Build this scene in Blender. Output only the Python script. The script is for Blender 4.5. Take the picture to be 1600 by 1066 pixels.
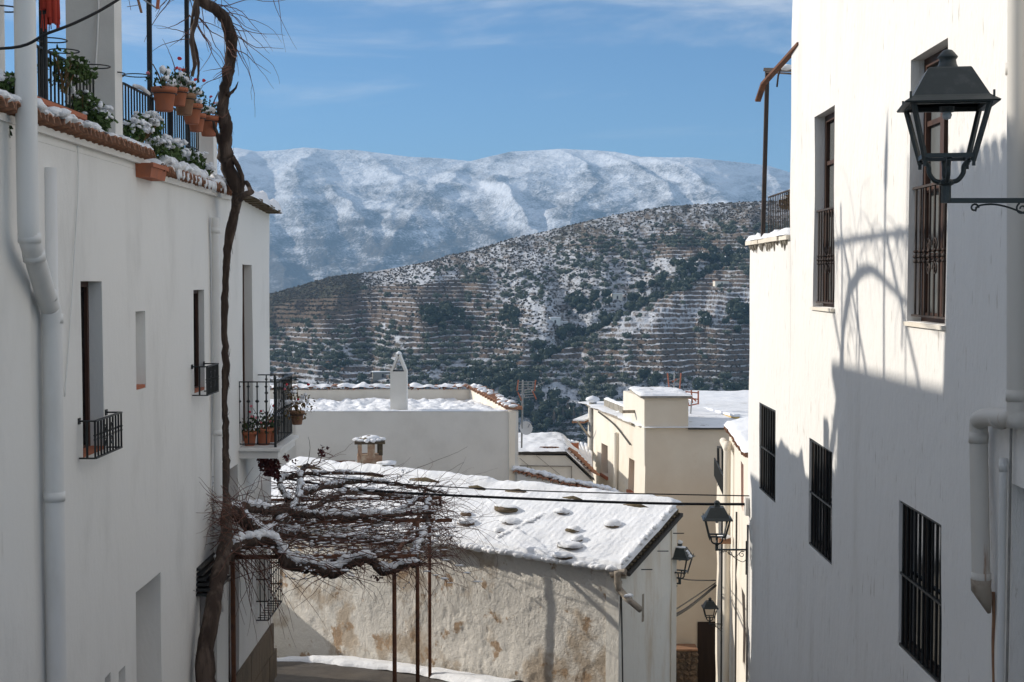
import bpy, math, random
import numpy as np
from mathutils import Vector, Matrix
random.seed(7)
R = math.radians
for o in list(bpy.data.objects): bpy.data.objects.remove(o)
S = bpy.context.scene
C = S.collection

# ------------------------------------------------------------------ camera
F = 2222.0; PITCH = R(2.5); CPI, SPI = math.cos(PITCH), math.sin(PITCH)
cd = bpy.data.cameras.new('camera'); cam = bpy.data.objects.new('camera', cd); C.objects.link(cam)
cd.lens = 36 * F / 1600; cd.sensor_width = 36; cd.clip_start = 0.1; cd.clip_end = 30000
cam.location = (0, 0, 0); cam.rotation_euler = (R(90) - PITCH, 0, 0); S.camera = cam

# ------------------------------------------------------------------ light
SUN_AZ = math.atan2(-1.0, 0.41)      # from +Y clockwise: left of the street and a little beyond
SUN_EL = R(23.5)
w = bpy.data.worlds.new('World'); S.world = w; w.use_nodes = True
nt = w.node_tree; nt.nodes.clear(); NL = nt.links.new
def wn(t): return nt.nodes.new(t)
sky = wn('ShaderNodeTexSky'); sky.sky_type = 'NISHITA'; sky.sun_disc = False
sky.sun_elevation = SUN_EL; sky.sun_rotation = SUN_AZ % (2 * math.pi)
sky.altitude = 2500; sky.air_density = 1.0; sky.dust_density = 0.0; sky.ozone_density = 3.0
bg = wn('ShaderNodeBackground'); bg.inputs[1].default_value = 0.105
out = wn('ShaderNodeOutputWorld'); tc = wn('ShaderNodeTexCoord')
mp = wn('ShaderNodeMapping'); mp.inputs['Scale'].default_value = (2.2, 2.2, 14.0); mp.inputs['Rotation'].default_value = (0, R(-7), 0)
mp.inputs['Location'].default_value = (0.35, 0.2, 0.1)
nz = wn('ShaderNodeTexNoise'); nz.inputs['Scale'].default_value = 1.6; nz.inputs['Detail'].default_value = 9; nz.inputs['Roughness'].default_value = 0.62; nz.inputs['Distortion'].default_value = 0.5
sx = wn('ShaderNodeSeparateXYZ')
el = wn('ShaderNodeMapRange'); el.inputs[1].default_value = 0.03; el.inputs[2].default_value = 0.25; el.inputs[3].default_value = -0.19; el.inputs[4].default_value = 0.17  # clouds thicken above the view, added for brighter neutral fill
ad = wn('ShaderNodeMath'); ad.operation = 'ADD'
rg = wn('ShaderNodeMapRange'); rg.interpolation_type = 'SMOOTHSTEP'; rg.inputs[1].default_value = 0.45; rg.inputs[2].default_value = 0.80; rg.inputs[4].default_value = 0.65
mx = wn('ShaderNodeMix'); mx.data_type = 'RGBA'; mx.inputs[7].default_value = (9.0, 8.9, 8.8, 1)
NL(tc.outputs['Generated'], mp.inputs[0]); NL(mp.outputs[0], nz.inputs[0]); NL(tc.outputs['Generated'], sx.inputs[0])
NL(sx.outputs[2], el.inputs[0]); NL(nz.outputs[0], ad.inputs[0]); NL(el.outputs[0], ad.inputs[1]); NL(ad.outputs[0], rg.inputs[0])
tn = wn('ShaderNodeMix'); tn.data_type = 'RGBA'; tn.blend_type = 'MULTIPLY'; tn.inputs[0].default_value = 1; tn.inputs[7].default_value = (.66, .865, .985, 1); NL(sky.outputs[0], tn.inputs[6])
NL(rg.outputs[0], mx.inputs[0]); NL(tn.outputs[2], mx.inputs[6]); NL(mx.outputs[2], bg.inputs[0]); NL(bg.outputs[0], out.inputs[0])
sl = bpy.data.lights.new('sun', 'SUN'); sl.energy = 4.2; sl.angle = R(0.53); sl.color = (1.0, 0.93, 0.83)
so = bpy.data.objects.new('sun', sl); C.objects.link(so); so.location = (-20, 10, 30)
sd = Vector((math.sin(SUN_AZ) * math.cos(SUN_EL), math.cos(SUN_AZ) * math.cos(SUN_EL), math.sin(SUN_EL)))
so.rotation_euler = sd.to_track_quat('Z', 'Y').to_euler()
S.view_settings.view_transform = 'Standard'; S.view_settings.look = 'None'; S.view_settings.gamma = 1
S.view_settings.use_curve_mapping = False; S.view_settings.exposure = 0.2
S.render.engine = 'CYCLES'
S.cycles.max_bounces = 8; S.cycles.diffuse_bounces = 5; S.cycles.transparent_max_bounces = 8; S.cycles.volume_bounces = 0

# ------------------------------------------------------------------ helpers
def ray(px, py):
    x = (px - 800) / F; u = (533 - py) / F
    return Vector((x, CPI + u * SPI, -SPI + u * CPI))
def P(px, py, Y): r = ray(px, py); return r * (Y / r.y)
LWX = -3.5
def LW(px, py, off=0.0): r = ray(px, py); return r * ((LWX + off) / r.x)
RS = 0.0117
def RW(px, py, off=0.0): r = ray(px, py); return r * ((3.0 - off) / (r.x - RS * r.y))
V = Vector

def hsh(ix, iy, s):
    h = (ix.astype(np.int64) * 374761393 + iy.astype(np.int64) * 668265263 + s * 1442695041) & 0xffffffff
    h = ((h ^ (h >> 13)) * 1274126177) & 0xffffffff
    return ((h ^ (h >> 16)) & 0xffff) / 65535.0
def vn(x, y, s=0):
    x = np.asarray(x, float); y = np.asarray(y, float)
    ix = np.floor(x); iy = np.floor(y); fx = x - ix; fy = y - iy
    fx = fx * fx * fx * (fx * (fx * 6 - 15) + 10); fy = fy * fy * fy * (fy * (fy * 6 - 15) + 10)
    a = hsh(ix, iy, s); b = hsh(ix + 1, iy, s); c = hsh(ix, iy + 1, s); d = hsh(ix + 1, iy + 1, s)
    return (a + (b - a) * fx) * (1 - fy) + (c + (d - c) * fx) * fy
def fbm(x, y, o=4, s=0, g=0.5):
    t = 0; a = 1; n = 0
    for i in range(o):
        t = t + a * vn(np.asarray(x) * 2 ** i + i * 17.3, np.asarray(y) * 2 ** i - i * 9.1, s + i); n += a; a *= g
    return t / n
def sstep(a, b, x): t = np.clip((x - a) / (b - a), 0, 1); return t * t * (3 - 2 * t)
def wob(p, amp=0.012, sc=1.1):
    x, y, z = p
    f = lambda a, b, s: (float(vn(a * sc, b * sc, s)) - .5) * 2 * amp
    return (x + f(y, z, 5), y + f(x + z, z * .7 + x, 9) * .6, z + f(y + x, z, 3) * .6)

class Fr:
    """a wall frame: u along the wall, d outwards, z up"""
    def __init__(s, O, U, N): s.O = V(O); s.U = V(U).normalized(); s.N = V(N).normalized()
    def p(s, u, d, z): return s.O + s.U * u + s.N * d + V((0, 0, z))
WF = Fr((0, 0, 0), (1, 0, 0), (0, 1, 0))
LF = Fr((LWX, 0, 0), (0, 1, 0), (1, 0, 0))
RF = Fr((3.0, 0, 0), (RS, 1, 0), (-1, RS, 0))

class MB:
    def __init__(s): s.v = []; s.f = []; s.mi = []; s.cur = 0
    def quad(s, *pts):
        n = len(s.v); s.v += [tuple(p) for p in pts]; s.f.append(tuple(range(n, n + len(pts)))); s.mi.append(s.cur)
    def hexa(s, p):
        n = len(s.v); s.v += [tuple(q) for q in p]
        for f in ((0, 3, 2, 1), (4, 5, 6, 7), (0, 1, 5, 4), (1, 2, 6, 5), (2, 3, 7, 6), (3, 0, 4, 7)):
            s.f.append(tuple(n + i for i in f)); s.mi.append(s.cur)
        return s
    def box(s, fr, u0, u1, d0, d1, z0, z1):
        return s.hexa([fr.p(u, d, z) for z in (z0, z1) for u, d in ((u0, d0), (u1, d0), (u1, d1), (u0, d1))])
    def cbox(s, c, sx, sy, sz):
        c = V(c); return s.hexa([c + V((x, y, z)) for z in (-sz / 2, sz / 2) for x, y in ((-sx / 2, -sy / 2), (sx / 2, -sy / 2), (sx / 2, sy / 2), (-sx / 2, sy / 2))])
    def beam(s, a, b, w, h=None, up=(0, 0, 1)):
        a = V(a); b = V(b); h = h or w; t = (b - a).normalized(); up = V(up)
        if abs(t.dot(up)) > .97: up = V((0, 1, 0))
        sd_ = t.cross(up).normalized() * (w / 2); uu = sd_.cross(t).normalized() * (h / 2)
        return s.hexa([q + k for q in (a, b) for k in (-sd_ - uu, sd_ - uu, sd_ + uu, -sd_ + uu)])
    def tube(s, pts, r, n=8, cap=True):
        pts = [V(p) for p in pts]; m = len(pts)
        if not hasattr(r, '__len__'): r = [r] * m
        base = len(s.v); prev = None
        for i, p in enumerate(pts):
            t = (pts[min(i + 1, m - 1)] - pts[max(i - 1, 0)])
            t = t.normalized() if t.length > 1e-9 else V((0, 0, 1))
            if prev is None: prev = t.orthogonal().normalized()
            a = prev - t * prev.dot(t); a = a.normalized() if a.length > 1e-6 else t.orthogonal().normalized(); prev = a
            b = t.cross(a)
            for k in range(n):
                q = 2 * math.pi * k / n; s.v.append(tuple(p + (a * math.cos(q) + b * math.sin(q)) * r[i]))
        for i in range(m - 1):
            for k in range(n):
                k2 = (k + 1) % n
                s.f.append((base + i * n + k, base + i * n + k2, base + (i + 1) * n + k2, base + (i + 1) * n + k)); s.mi.append(s.cur)
        if cap:
            s.f.append(tuple(base + k for k in reversed(range(n)))); s.mi.append(s.cur)
            s.f.append(tuple(base + (m - 1) * n + k for k in range(n))); s.mi.append(s.cur)
        return s
    def lathe(s, prof, c=(0, 0, 0), n=16, sq=1.0):
        c = V(c); base = len(s.v); m = len(prof)
        for r, z in prof:
            for k in range(n):
                q = 2 * math.pi * k / n; s.v.append((c.x + r * math.cos(q), c.y + r * math.sin(q) * sq, c.z + z))
        for i in range(m - 1):
            for k in range(n):
                k2 = (k + 1) % n
                s.f.append((base + i * n + k, base + i * n + k2, base + (i + 1) * n + k2, base + (i + 1) * n + k)); s.mi.append(s.cur)
        if prof[0][0] > 1e-5: s.f.append(tuple(base + k for k in reversed(range(n)))); s.mi.append(s.cur)
        if prof[-1][0] > 1e-5: s.f.append(tuple(base + (m - 1) * n + k for k in range(n))); s.mi.append(s.cur)
        return s
    def blob(s, c, rx, ry, rz, n=10, m=6, amp=.25, flat=0.0, seed=None):
        c = V(c); base = len(s.v); sd_ = seed if seed is not None else random.random() * 99
        for i in range(m + 1):
            th = math.pi * i / m
            for k in range(n):
                q = 2 * math.pi * k / n
                x, y, z = math.sin(th) * math.cos(q), math.sin(th) * math.sin(q), math.cos(th)
                e = 1 + amp * 2 * (float(vn(x * 1.7 + sd_ + z, y * 1.7 + z * 1.3 + sd_, 4)) - .5)
                if flat and z < -flat: z = -flat
                s.v.append((c.x + x * rx * e, c.y + y * ry * e, c.z + z * rz * e))
        for i in range(m):
            for k in range(n):
                k2 = (k + 1) % n
                s.f.append((base + i * n + k, base + (i + 1) * n + k, base + (i + 1) * n + k2, base + i * n + k2)); s.mi.append(s.cur)
        return s
    def leaf(s, c, size, nrm=None):
        c = V(c); a = V((random.gauss(0, 1), random.gauss(0, 1), random.gauss(0, .6))).normalized()
        b = a.orthogonal().normalized(); b = Matrix.Rotation(random.random() * 6.28, 3, a) @ b; t = a.cross(b)
        s.quad(c - b * size * .5, c + t * size * .32 + a * size * .1, c + b * size * .5, c - t * size * .32 + a * size * .1)
    def mesh(s, name, mats, smooth=False, off=(0, 0, 0)):
        me = bpy.data.meshes.new(name); o = V(off)
        me.from_pydata([(x - o.x, y - o.y, z - o.z) for x, y, z in s.v], [], s.f)
        for m in (mats if isinstance(mats, (list, tuple)) else [mats]): me.materials.append(m)
        if any(s.mi): me.polygons.foreach_set('material_index', s.mi)
        if smooth: me.polygons.foreach_set('use_smooth', [True] * len(me.polygons))
        me.update(); return me

ORG = {}
def tag(o, label=None, cat=None, group=None, kind=None):
    if label: o['label'] = label
    if cat: o['category'] = cat
    if group: o['group'] = group
    if kind: o['kind'] = kind
    return o
def thing(name, label, cat, loc=(0, 0, 0), group=None, rz=0):
    o = bpy.data.objects.new(name, None); o.empty_display_size = .2; C.objects.link(o); o.location = loc; o.rotation_euler.z = rz
    ORG[o.name] = V(loc); return tag(o, label, cat, group)
def part(name, mb, mat, parent, smooth=False, label=None, local=False, kind=None):
    off = V((0, 0, 0)) if local else ORG[parent.name]
    o = bpy.data.objects.new(name, mb.mesh(name, mat, smooth, off)); C.objects.link(o); o.parent = parent; kind = 'stuff' if name == 'snow' else kind
    ORG[o.name] = off.copy(); return tag(o, label, kind=kind)
def solo(name, mb, mat, label=None, cat=None, group=None, kind=None, smooth=False):
    a = np.array(mb.v); c = V((float(a[:, 0].mean()), float(a[:, 1].mean()), float(a[:, 2].min())))
    o = bpy.data.objects.new(name, mb.mesh(name, mat, smooth, c)); C.objects.link(o); o.location = c
    ORG[o.name] = c; return tag(o, label, cat, group, kind)
def inst(me, name, parent, loc, rot=(0, 0, 0), sc=(1, 1, 1), label=None):
    o = bpy.data.objects.new(name, me); C.objects.link(o); o.parent = parent
    o.location = V(loc) - ORG[parent.name]; o.rotation_euler = rot; o.scale = sc
    ORG[o.name] = V(loc); return tag(o, label)
def copy_tree(o, parent=None):
    c = o.copy(); C.objects.link(c); c.parent = parent
    if parent is None: ORG[c.name] = ORG[o.name].copy()
    for ch in o.children: copy_tree(ch, c)
    return c

# ------------------------------------------------------------------ materials
def mat(name, col, rough=.8, var=None, bumps=(), metal=0, spec=.3, coord='Object', var2=None):
    """var=(scale, colour, lo, hi, (sx,sy,sz)); bumps=[(scale, strength, distance, (sx,sy,sz))]"""
    m = bpy.data.materials.new(name); m.use_nodes = True; n = m.node_tree.nodes; L = m.node_tree.links.new
    b = n['Principled BSDF']; b.inputs['Roughness'].default_value = rough; b.inputs['Metallic'].default_value = metal
    b.inputs['Specular IOR Level'].default_value = spec
    b.inputs['Base Color'].default_value = (*col, 1)
    t = n.new('ShaderNodeTexCoord'); prev = None
    for i, vv in enumerate([q for q in (var, var2) if q]):
        sc_, c2, lo, hi = vv[:4]; st = vv[4] if len(vv) > 4 else (1, 1, 1)
        mp_ = n.new('ShaderNodeMapping'); mp_.inputs['Scale'].default_value = st; mp_.inputs['Location'].default_value = (i * 3.3, i * 7.1, i * 1.7)
        no = n.new('ShaderNodeTexNoise'); no.inputs['Scale'].default_value = sc_; no.inputs['Detail'].default_value = 8; no.inputs['Roughness'].default_value = .62
        r_ = n.new('ShaderNodeMapRange'); r_.inputs[1].default_value = lo; r_.inputs[2].default_value = hi; r_.interpolation_type = 'SMOOTHSTEP'
        x = n.new('ShaderNodeMix'); x.data_type = 'RGBA'
        L(t.outputs[coord], mp_.inputs[0]); L(mp_.outputs[0], no.inputs[0]); L(no.outputs[0], r_.inputs[0]); L(r_.outputs[0], x.inputs[0])
        if prev: L(prev, x.inputs[6])
        else: x.inputs[6].default_value = (*col, 1)
        x.inputs[7].default_value = (*c2, 1); prev = x.outputs[2]
    if prev: L(prev, b.inputs['Base Color'])
    pb = None
    for sc_, stg, dist, st in bumps:
        mp_ = n.new('ShaderNodeMapping'); mp_.inputs['Scale'].default_value = st
        no = n.new('ShaderNodeTexNoise'); no.inputs['Scale'].default_value = sc_; no.inputs['Detail'].default_value = 6; no.inputs['Roughness'].default_value = .6
        bu = n.new('ShaderNodeBump'); bu.inputs['Strength'].default_value = stg; bu.inputs['Distance'].default_value = dist
        L(t.outputs[coord], mp_.inputs[0]); L(mp_.outputs[0], no.inputs[0]); L(no.outputs[0], bu.inputs['Height'])
        if pb: L(pb, bu.inputs['Normal'])
        pb = bu.outputs[0]
    if pb: L(pb, b.inputs['Normal'])
    return m
I3 = (1, 1, 1)
M = {}
M['plaster'] = mat('white_plaster', (.80, .785, .75), .9, (1.3, (.70, .685, .65), .48, .75, (1, 1, .45)), [(9, .35, .02, (1, 1, .5)), (60, .25, .004, I3)], var2=(6, (.66, .64, .6), .66, .8, (1, 1, .25)))
M['plaster_r'] = mat('streaked_white_plaster', (.82, .80, .765), .9, (1.7, (.74, .715, .67), .5, .78, (1, 1, .22)), [(13, .35, .022, (1, 1, .22)), (52, .6, .006, (1, 1, .22)), (3.5, .4, .05, (1, 1, .6))], var2=(20, (.52, .48, .42), .62, .70, (1, 1, .16)))
M['plaster_old'] = mat('flaking_old_plaster', (.76, .72, .65), .95, (.9, (.50, .42, .33), .50, .60, I3), [(5, .4, .02, I3), (26, .8, .018, I3), (90, .6, .005, I3)], var2=(2.6, (.42, .30, .20), .57, .63, I3))
M['limed'] = mat('stained_limewash', (.84, .80, .72), .92, (1.4, (.66, .55, .42), .52, .70, (1, 1, .22)), [(16, .5, .02, (1, 1, .4)), (60, .5, .005, I3)], var2=(5, (.45, .28, .16), .66, .74, (1, 1, .18)))
M['snow_thin'] = mat('thin_patchy_snow', (.84, .85, .87), .75, (1.3, (.70, .71, .72), .4, .7, I3), [(10, .8, .03, I3), (50, .7, .008, I3)], var2=(2.1, (.32, .29, .25), .60, .68, I3))
M['beige'] = mat('beige_render', (.70, .60, .48), .92, (.9, (.75, .66, .54), .4, .7, I3), [(14, .3, .01, I3)], var2=(1.7, (.50, .33, .20), .66, .80, I3))
M['cream'] = mat('cream_render', (.80, .74, .64), .92, (1.2, (.72, .65, .54), .45, .7, (1, 1, .4)), [(14, .3, .01, I3)], var2=(3, (.5, .36, .24), .68, .8, (1, 1, .3)))
M['greywall'] = mat('grey_white_render', (.74, .72, .68), .92, (1.2, (.66, .64, .60), .4, .7, I3), [(14, .3, .01, I3)])
M['ochre'] = mat('ochre_render', (.58, .42, .17), .9, (3, (.45, .33, .16), .4, .7, I3), [(20, .3, .01, I3)])
M['snow'] = mat('snow', (.86, .87, .89), .7, (5, (.80, .82, .86), .4, .8, I3), [(14, .6, .03, I3), (70, .6, .008, I3)], spec=.2)
M['iron'] = mat('black_iron', (.018, .02, .021), .5, (30, (.05, .045, .04), .6, .8, I3), [(80, .3, .002, I3)], metal=.3, spec=.5)
M['lampmetal'] = mat('dark_green_grey_lamp_paint', (.026, .034, .033), .45, (12, (.06, .066, .064), .5, .8, I3), [(60, .25, .002, I3)], spec=.5)
M['rust'] = mat('rusty_steel', (.17, .075, .04), .85, (12, (.10, .05, .035), .4, .7, I3), [(60, .5, .003, I3)])
M['rustiron'] = mat('brown_iron', (.05, .038, .033), .7, (16, (.11, .06, .04), .5, .75, I3), [(60, .4, .003, I3)])
M['wood'] = mat('brown_window_wood', (.075, .034, .022), .55, (6, (.045, .024, .016), .4, .7, (1, 1, .1)), [(30, .3, .004, (1, 1, .1))])
M['darkwood'] = mat('dark_door_wood', (.03, .018, .013), .7, (6, (.05, .03, .02), .4, .7, (1, 1, .1)), [(30, .4, .006, (1, 1, .1))])
M['glass'] = mat('dark_window_glass', (.012, .014, .016), .08, spec=.6)
M['pane'] = mat('pale_window_glass', (.16, .17, .17), .12, spec=.6)
M['terracotta'] = mat('terracotta', (.42, .145, .075), .85, (9, (.33, .13, .08), .4, .7, I3), [(40, .3, .004, I3)])
M['terracotta_old'] = mat('weathered_clay_pot', (.30, .17, .10), .9, (9, (.22, .12, .08), .4, .7, I3), [(40, .3, .004, I3)])
M['tile'] = mat('clay_tile', (.38, .175, .10), .9, (14, (.24, .14, .095), .4, .65, I3), [(40, .5, .006, I3)], var2=(30, (.48, .33, .22), .55, .75, I3))
M['tile_mortar'] = mat('tile_mortar', (.40, .30, .22), .95, (20, (.28, .17, .12), .4, .65, I3), [(40, .6, .01, I3)])
M['tile_dark'] = mat('dark_mossy_tile', (.075, .06, .045), .95, (14, (.13, .10, .05), .45, .7, I3), [(40, .7, .01, I3)])
M['pipe'] = mat('painted_pipe', (.74, .735, .715), .6, (3, (.66, .65, .62), .45, .7, (1, 1, .3)), [(20, .15, .004, I3)])
M['pipe_rusty'] = mat('rust_streaked_pipe', (.60, .57, .52), .65, (8, (.32, .20, .13), .56, .70, (1, 1, .1)), [(20, .2, .004, I3)])
M['oldpipe'] = mat('weathered_gutter_pipe', (.36, .31, .25), .8, (9, (.22, .17, .13), .45, .7, I3), [(30, .4, .004, I3)])
M['leaf'] = mat('green_leaf', (.045, .085, .02), .6, (30, (.085, .13, .035), .4, .7, I3))
M['leaf_dark'] = mat('dark_green_leaf', (.025, .05, .018), .6, (30, (.06, .09, .03), .4, .7, I3))
M['leaf_dry'] = mat('dry_brown_leaf', (.16, .09, .04), .7, (30, (.09, .10, .03), .4, .7, I3))
M['leaf_red'] = mat('dark_red_leaf', (.06, .012, .016), .6, (30, (.11, .025, .02), .4, .7, I3))
M['flower'] = mat('red_flower', (.55, .03, .05), .6)
M['pinkf'] = mat('pink_flower', (.7, .22, .26), .6)
M['bark'] = mat('shaggy_vine_bark', (.055, .038, .03), .95, (7, (.13, .095, .075), .45, .65, (1, 1, .12)), [(26, 1, .02, (1, 1, .12)), (80, .6, .006, (1, 1, .2))])
M['twig'] = mat('red_brown_twig', (.17, .085, .062), .85, (9, (.10, .055, .045), .4, .7, I3))
M['cable'] = mat('black_cable', (.012, .012, .013), .6)
M['ground'] = mat('wet_dark_paving', (.06, .052, .046), .55, (2.2, (.10, .085, .07), .4, .7, I3), [(12, .6, .02, I3), (50, .4, .006, I3)])
M['dado'] = mat('brown_stone_dado', (.20, .155, .11), .85, (3, (.12, .10, .075), .4, .65, (1, 1, .4)), [(14, .6, .02, I3)])
M['stone'] = mat('brown_field_stone', (.17, .12, .085), .95, (6, (.10, .075, .055), .4, .65, I3), [(16, .8, .03, I3)])
M['mosstone'] = mat('mossy_stone', (.115, .09, .05), .95, (7, (.17, .13, .10), .45, .65, I3), [(16, .9, .03, I3)])
M['mortar'] = mat('mortar', (.10, .075, .06), .95, (8, (.15, .12, .09), .4, .6, I3), [(20, .6, .02, I3)])
M['brick'] = mat('worn_chimney_brick', (.34, .22, .15), .95, (7, (.45, .36, .27), .45, .62, I3), [(20, .8, .02, I3)], var2=(5, (.15, .08, .05), .6, .7, I3))
M['concrete'] = mat('grey_concrete', (.33, .30, .25), .95, (5, (.22, .20, .17), .4, .65, I3), [(20, .6, .01, I3)])
M['alu'] = mat('antenna_aluminium', (.36, .36, .36), .5, metal=.6)
M['orange'] = mat('orange_plastic', (.42, .15, .09), .7)
M['dish'] = mat('pale_dish', (.62, .62, .62), .5)
M['redcloth'] = mat('red_parasol_cloth', (.55, .07, .045), .85, (10, (.40, .05, .04), .4, .7, (1, 1, .1)), [(40, .4, .01, (1, 1, .05))])
M['gutter'] = mat('dark_gutter', (.07, .065, .06), .7)
M['galv'] = mat('galvanised_pipe', (.26, .25, .23), .6, (8, (.36, .34, .32), .4, .7, I3), metal=.3)

# ================================================================== TERRAIN
def grid_obj(name, X, Y, Z, m, attrs=None, kind='structure', smooth=True):
    nr, nc = X.shape
    co = np.stack([X, Y, Z], -1).reshape(-1, 3).astype(np.float32)
    i = np.arange(nr * nc).reshape(nr, nc)
    q = np.stack([i[:-1, :-1], i[:-1, 1:], i[1:, 1:], i[1:, :-1]], -1).reshape(-1, 4)
    me = bpy.data.meshes.new(name); me.vertices.add(len(co)); me.vertices.foreach_set('co', co.ravel())
    me.loops.add(q.size); me.loops.foreach_set('vertex_index', q.ravel().astype(np.int32))
    me.polygons.add(len(q)); me.polygons.foreach_set('loop_start', np.arange(0, q.size, 4, dtype=np.int32))
    me.polygons.foreach_set('loop_total', np.full(len(q), 4, dtype=np.int32))
    me.polygons.foreach_set('use_smooth', np.full(len(q), smooth)); me.update(); me.validate()
    for k, a in (attrs or {}).items():
        at = me.attributes.new(k, 'FLOAT', 'POINT'); at.data.foreach_set('value', a.ravel().astype(np.float32))
    me.materials.append(m); o = bpy.data.objects.new(name, me); C.objects.link(o)
    if kind: o['kind'] = kind
    return o

def attr_mix_mat(name, base, layers, rough=.95, bumps=(), spec=.1):
    """layers: (attribute, colour, colour2, noise_scale, lo, hi): mixed in by attribute + noise"""
    m = bpy.data.materials.new(name); m.use_nodes = True; n = m.node_tree.nodes; L = m.node_tree.links.new
    b = n['Principled BSDF']; b.inputs['Roughness'].default_value = rough; b.inputs['Specular IOR Level'].default_value = spec
    t = n.new('ShaderNodeTexCoord'); prev = None
    for at, c1, c2, sc_, lo, hi in layers:
        a = n.new('ShaderNodeAttribute'); a.attribute_name = at
        no = n.new('ShaderNodeTexNoise'); no.inputs['Scale'].default_value = sc_; no.inputs['Detail'].default_value = 6; no.inputs['Roughness'].default_value = .7
        L(t.outputs['Object'], no.inputs[0])
        n2 = n.new('ShaderNodeTexNoise'); n2.inputs['Scale'].default_value = sc_ * .37; n2.inputs['Detail'].default_value = 4
        L(t.outputs['Object'], n2.inputs[0])
        s1 = n.new('ShaderNodeMath'); s1.operation = 'ADD'; L(a.outputs['Fac'], s1.inputs[0]); L(no.outputs[0], s1.inputs[1])
        r_ = n.new('ShaderNodeMapRange'); r_.inputs[1].default_value = lo; r_.inputs[2].default_value = hi; L(s1.outputs[0], r_.inputs[0])
        cx = n.new('ShaderNodeMix'); cx.data_type = 'RGBA'; cx.inputs[6].default_value = (*c1, 1); cx.inputs[7].default_value = (*c2, 1)
        r2 = n.new('ShaderNodeMapRange'); r2.inputs[1].default_value = .4; r2.inputs[2].default_value = .62; L(n2.outputs[0], r2.inputs[0]); L(r2.outputs[0], cx.inputs[0])
        x = n.new('ShaderNodeMix'); x.data_type = 'RGBA'; L(r_.outputs[0], x.inputs[0])
        if prev: L(prev, x.inputs[6])
        else: x.inputs[6].default_value = (*base, 1)
        L(cx.outputs[2], x.inputs[7]); prev = x.outputs[2]
    L(prev, b.inputs['Base Color'])
    pb = None
    for sc_, dist in bumps:
        no = n.new('ShaderNodeTexNoise'); no.inputs['Scale'].default_value = sc_; no.inputs['Detail'].default_value = 5
        bu = n.new('ShaderNodeBump'); bu.inputs['Strength'].default_value = 1; bu.inputs['Distance'].default_value = dist
        L(t.outputs['Object'], no.inputs[0]); L(no.outputs[0], bu.inputs['Height'])
        if pb: L(pb, bu.inputs['Normal'])
        pb = bu.outputs[0]
    if pb: L(pb, b.inputs['Normal'])
    return m

def elev(py): return -(py - 436.0) / F          # tangent of the height angle seen at photo row py
def px2a(px): return (np.asarray(px, float) - 800) / F
# --- the near hillside
RPX = [100, 300, 418, 470, 520, 580, 640, 720, 800, 880, 960, 1050, 1170, 1235, 1400, 1600]
RPY = [560, 500, 461, 446, 432, 425, 415, 397, 374, 355, 336, 322, 316, 314, 330, 350]
Y0, Z0 = 540.0, -71.0
def hill_ridge(a):
    px = a * F + 800
    t = np.interp(px, RPX, [elev(y) for y in RPY])
    Yr = 900 + 50 * (fbm(a * 14, a * 0 + 3, 3, 11) - .5) * 2
    return Yr, t * Yr
def softquad(px, py, x0, x1, y0, y1, slope=0.0, f=10, wsd=0):
    yy = py - slope * (px - (x0 + x1) / 2) + 14 * (fbm(px / 60, py / 40, 2, 31 + wsd) - .5)
    xx = px + 26 * (fbm(px / 40, py / 22, 2, 41 + wsd) - .5)
    return sstep(x0 - f, x0 + f, xx) * (1 - sstep(x1 - f, x1 + f, xx)) * sstep(y0 - f * .5, y0 + f * .5, yy) * (1 - sstep(y1 - f * .5, y1 + f * .5, yy))
GULLY = [(800, 640), (835, 560), (870, 540), (930, 505), (1000, 470), (1060, 440), (1110, 415), (1180, 385)]
GX = [g[0] for g in GULLY]; GY = [g[1] for g in GULLY]
def base_z(a, Y):
    Yr, Zr = hill_ridge(a)
    s = (Y - Y0) / (Yr - Y0)
    sc_ = np.clip(s, 0, 1)
    g = 1 - (1 - sc_) ** 1.35
    z = Z0 + (Zr - Z0) * g
    rel = 14 * (fbm(a * 16 + 4, Y / 260, 3, 21) - .5) * 2 + 5 * (fbm(a * 50, Y / 80, 3, 25) - .5) * 2
    z = z + rel * np.sin(np.clip(s, 0, 1) * np.pi) ** .8
    z = np.where(s > 1, Zr - (Y - Yr) ** 1.1 * .22, z)
    zn = np.interp(Y, [-50, 30, 45, 80, 200, 350, 450, Y0], [-10, -12, -14, -22, -42, -62, -70, Z0])
    return np.where(Y < Y0, zn + 2.5 * (fbm(a * 30, Y / 40, 3, 8) - .5) * sstep(60, 120, Y) * (1 - sstep(Y0 - 60, Y0, Y)), z), s
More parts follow.
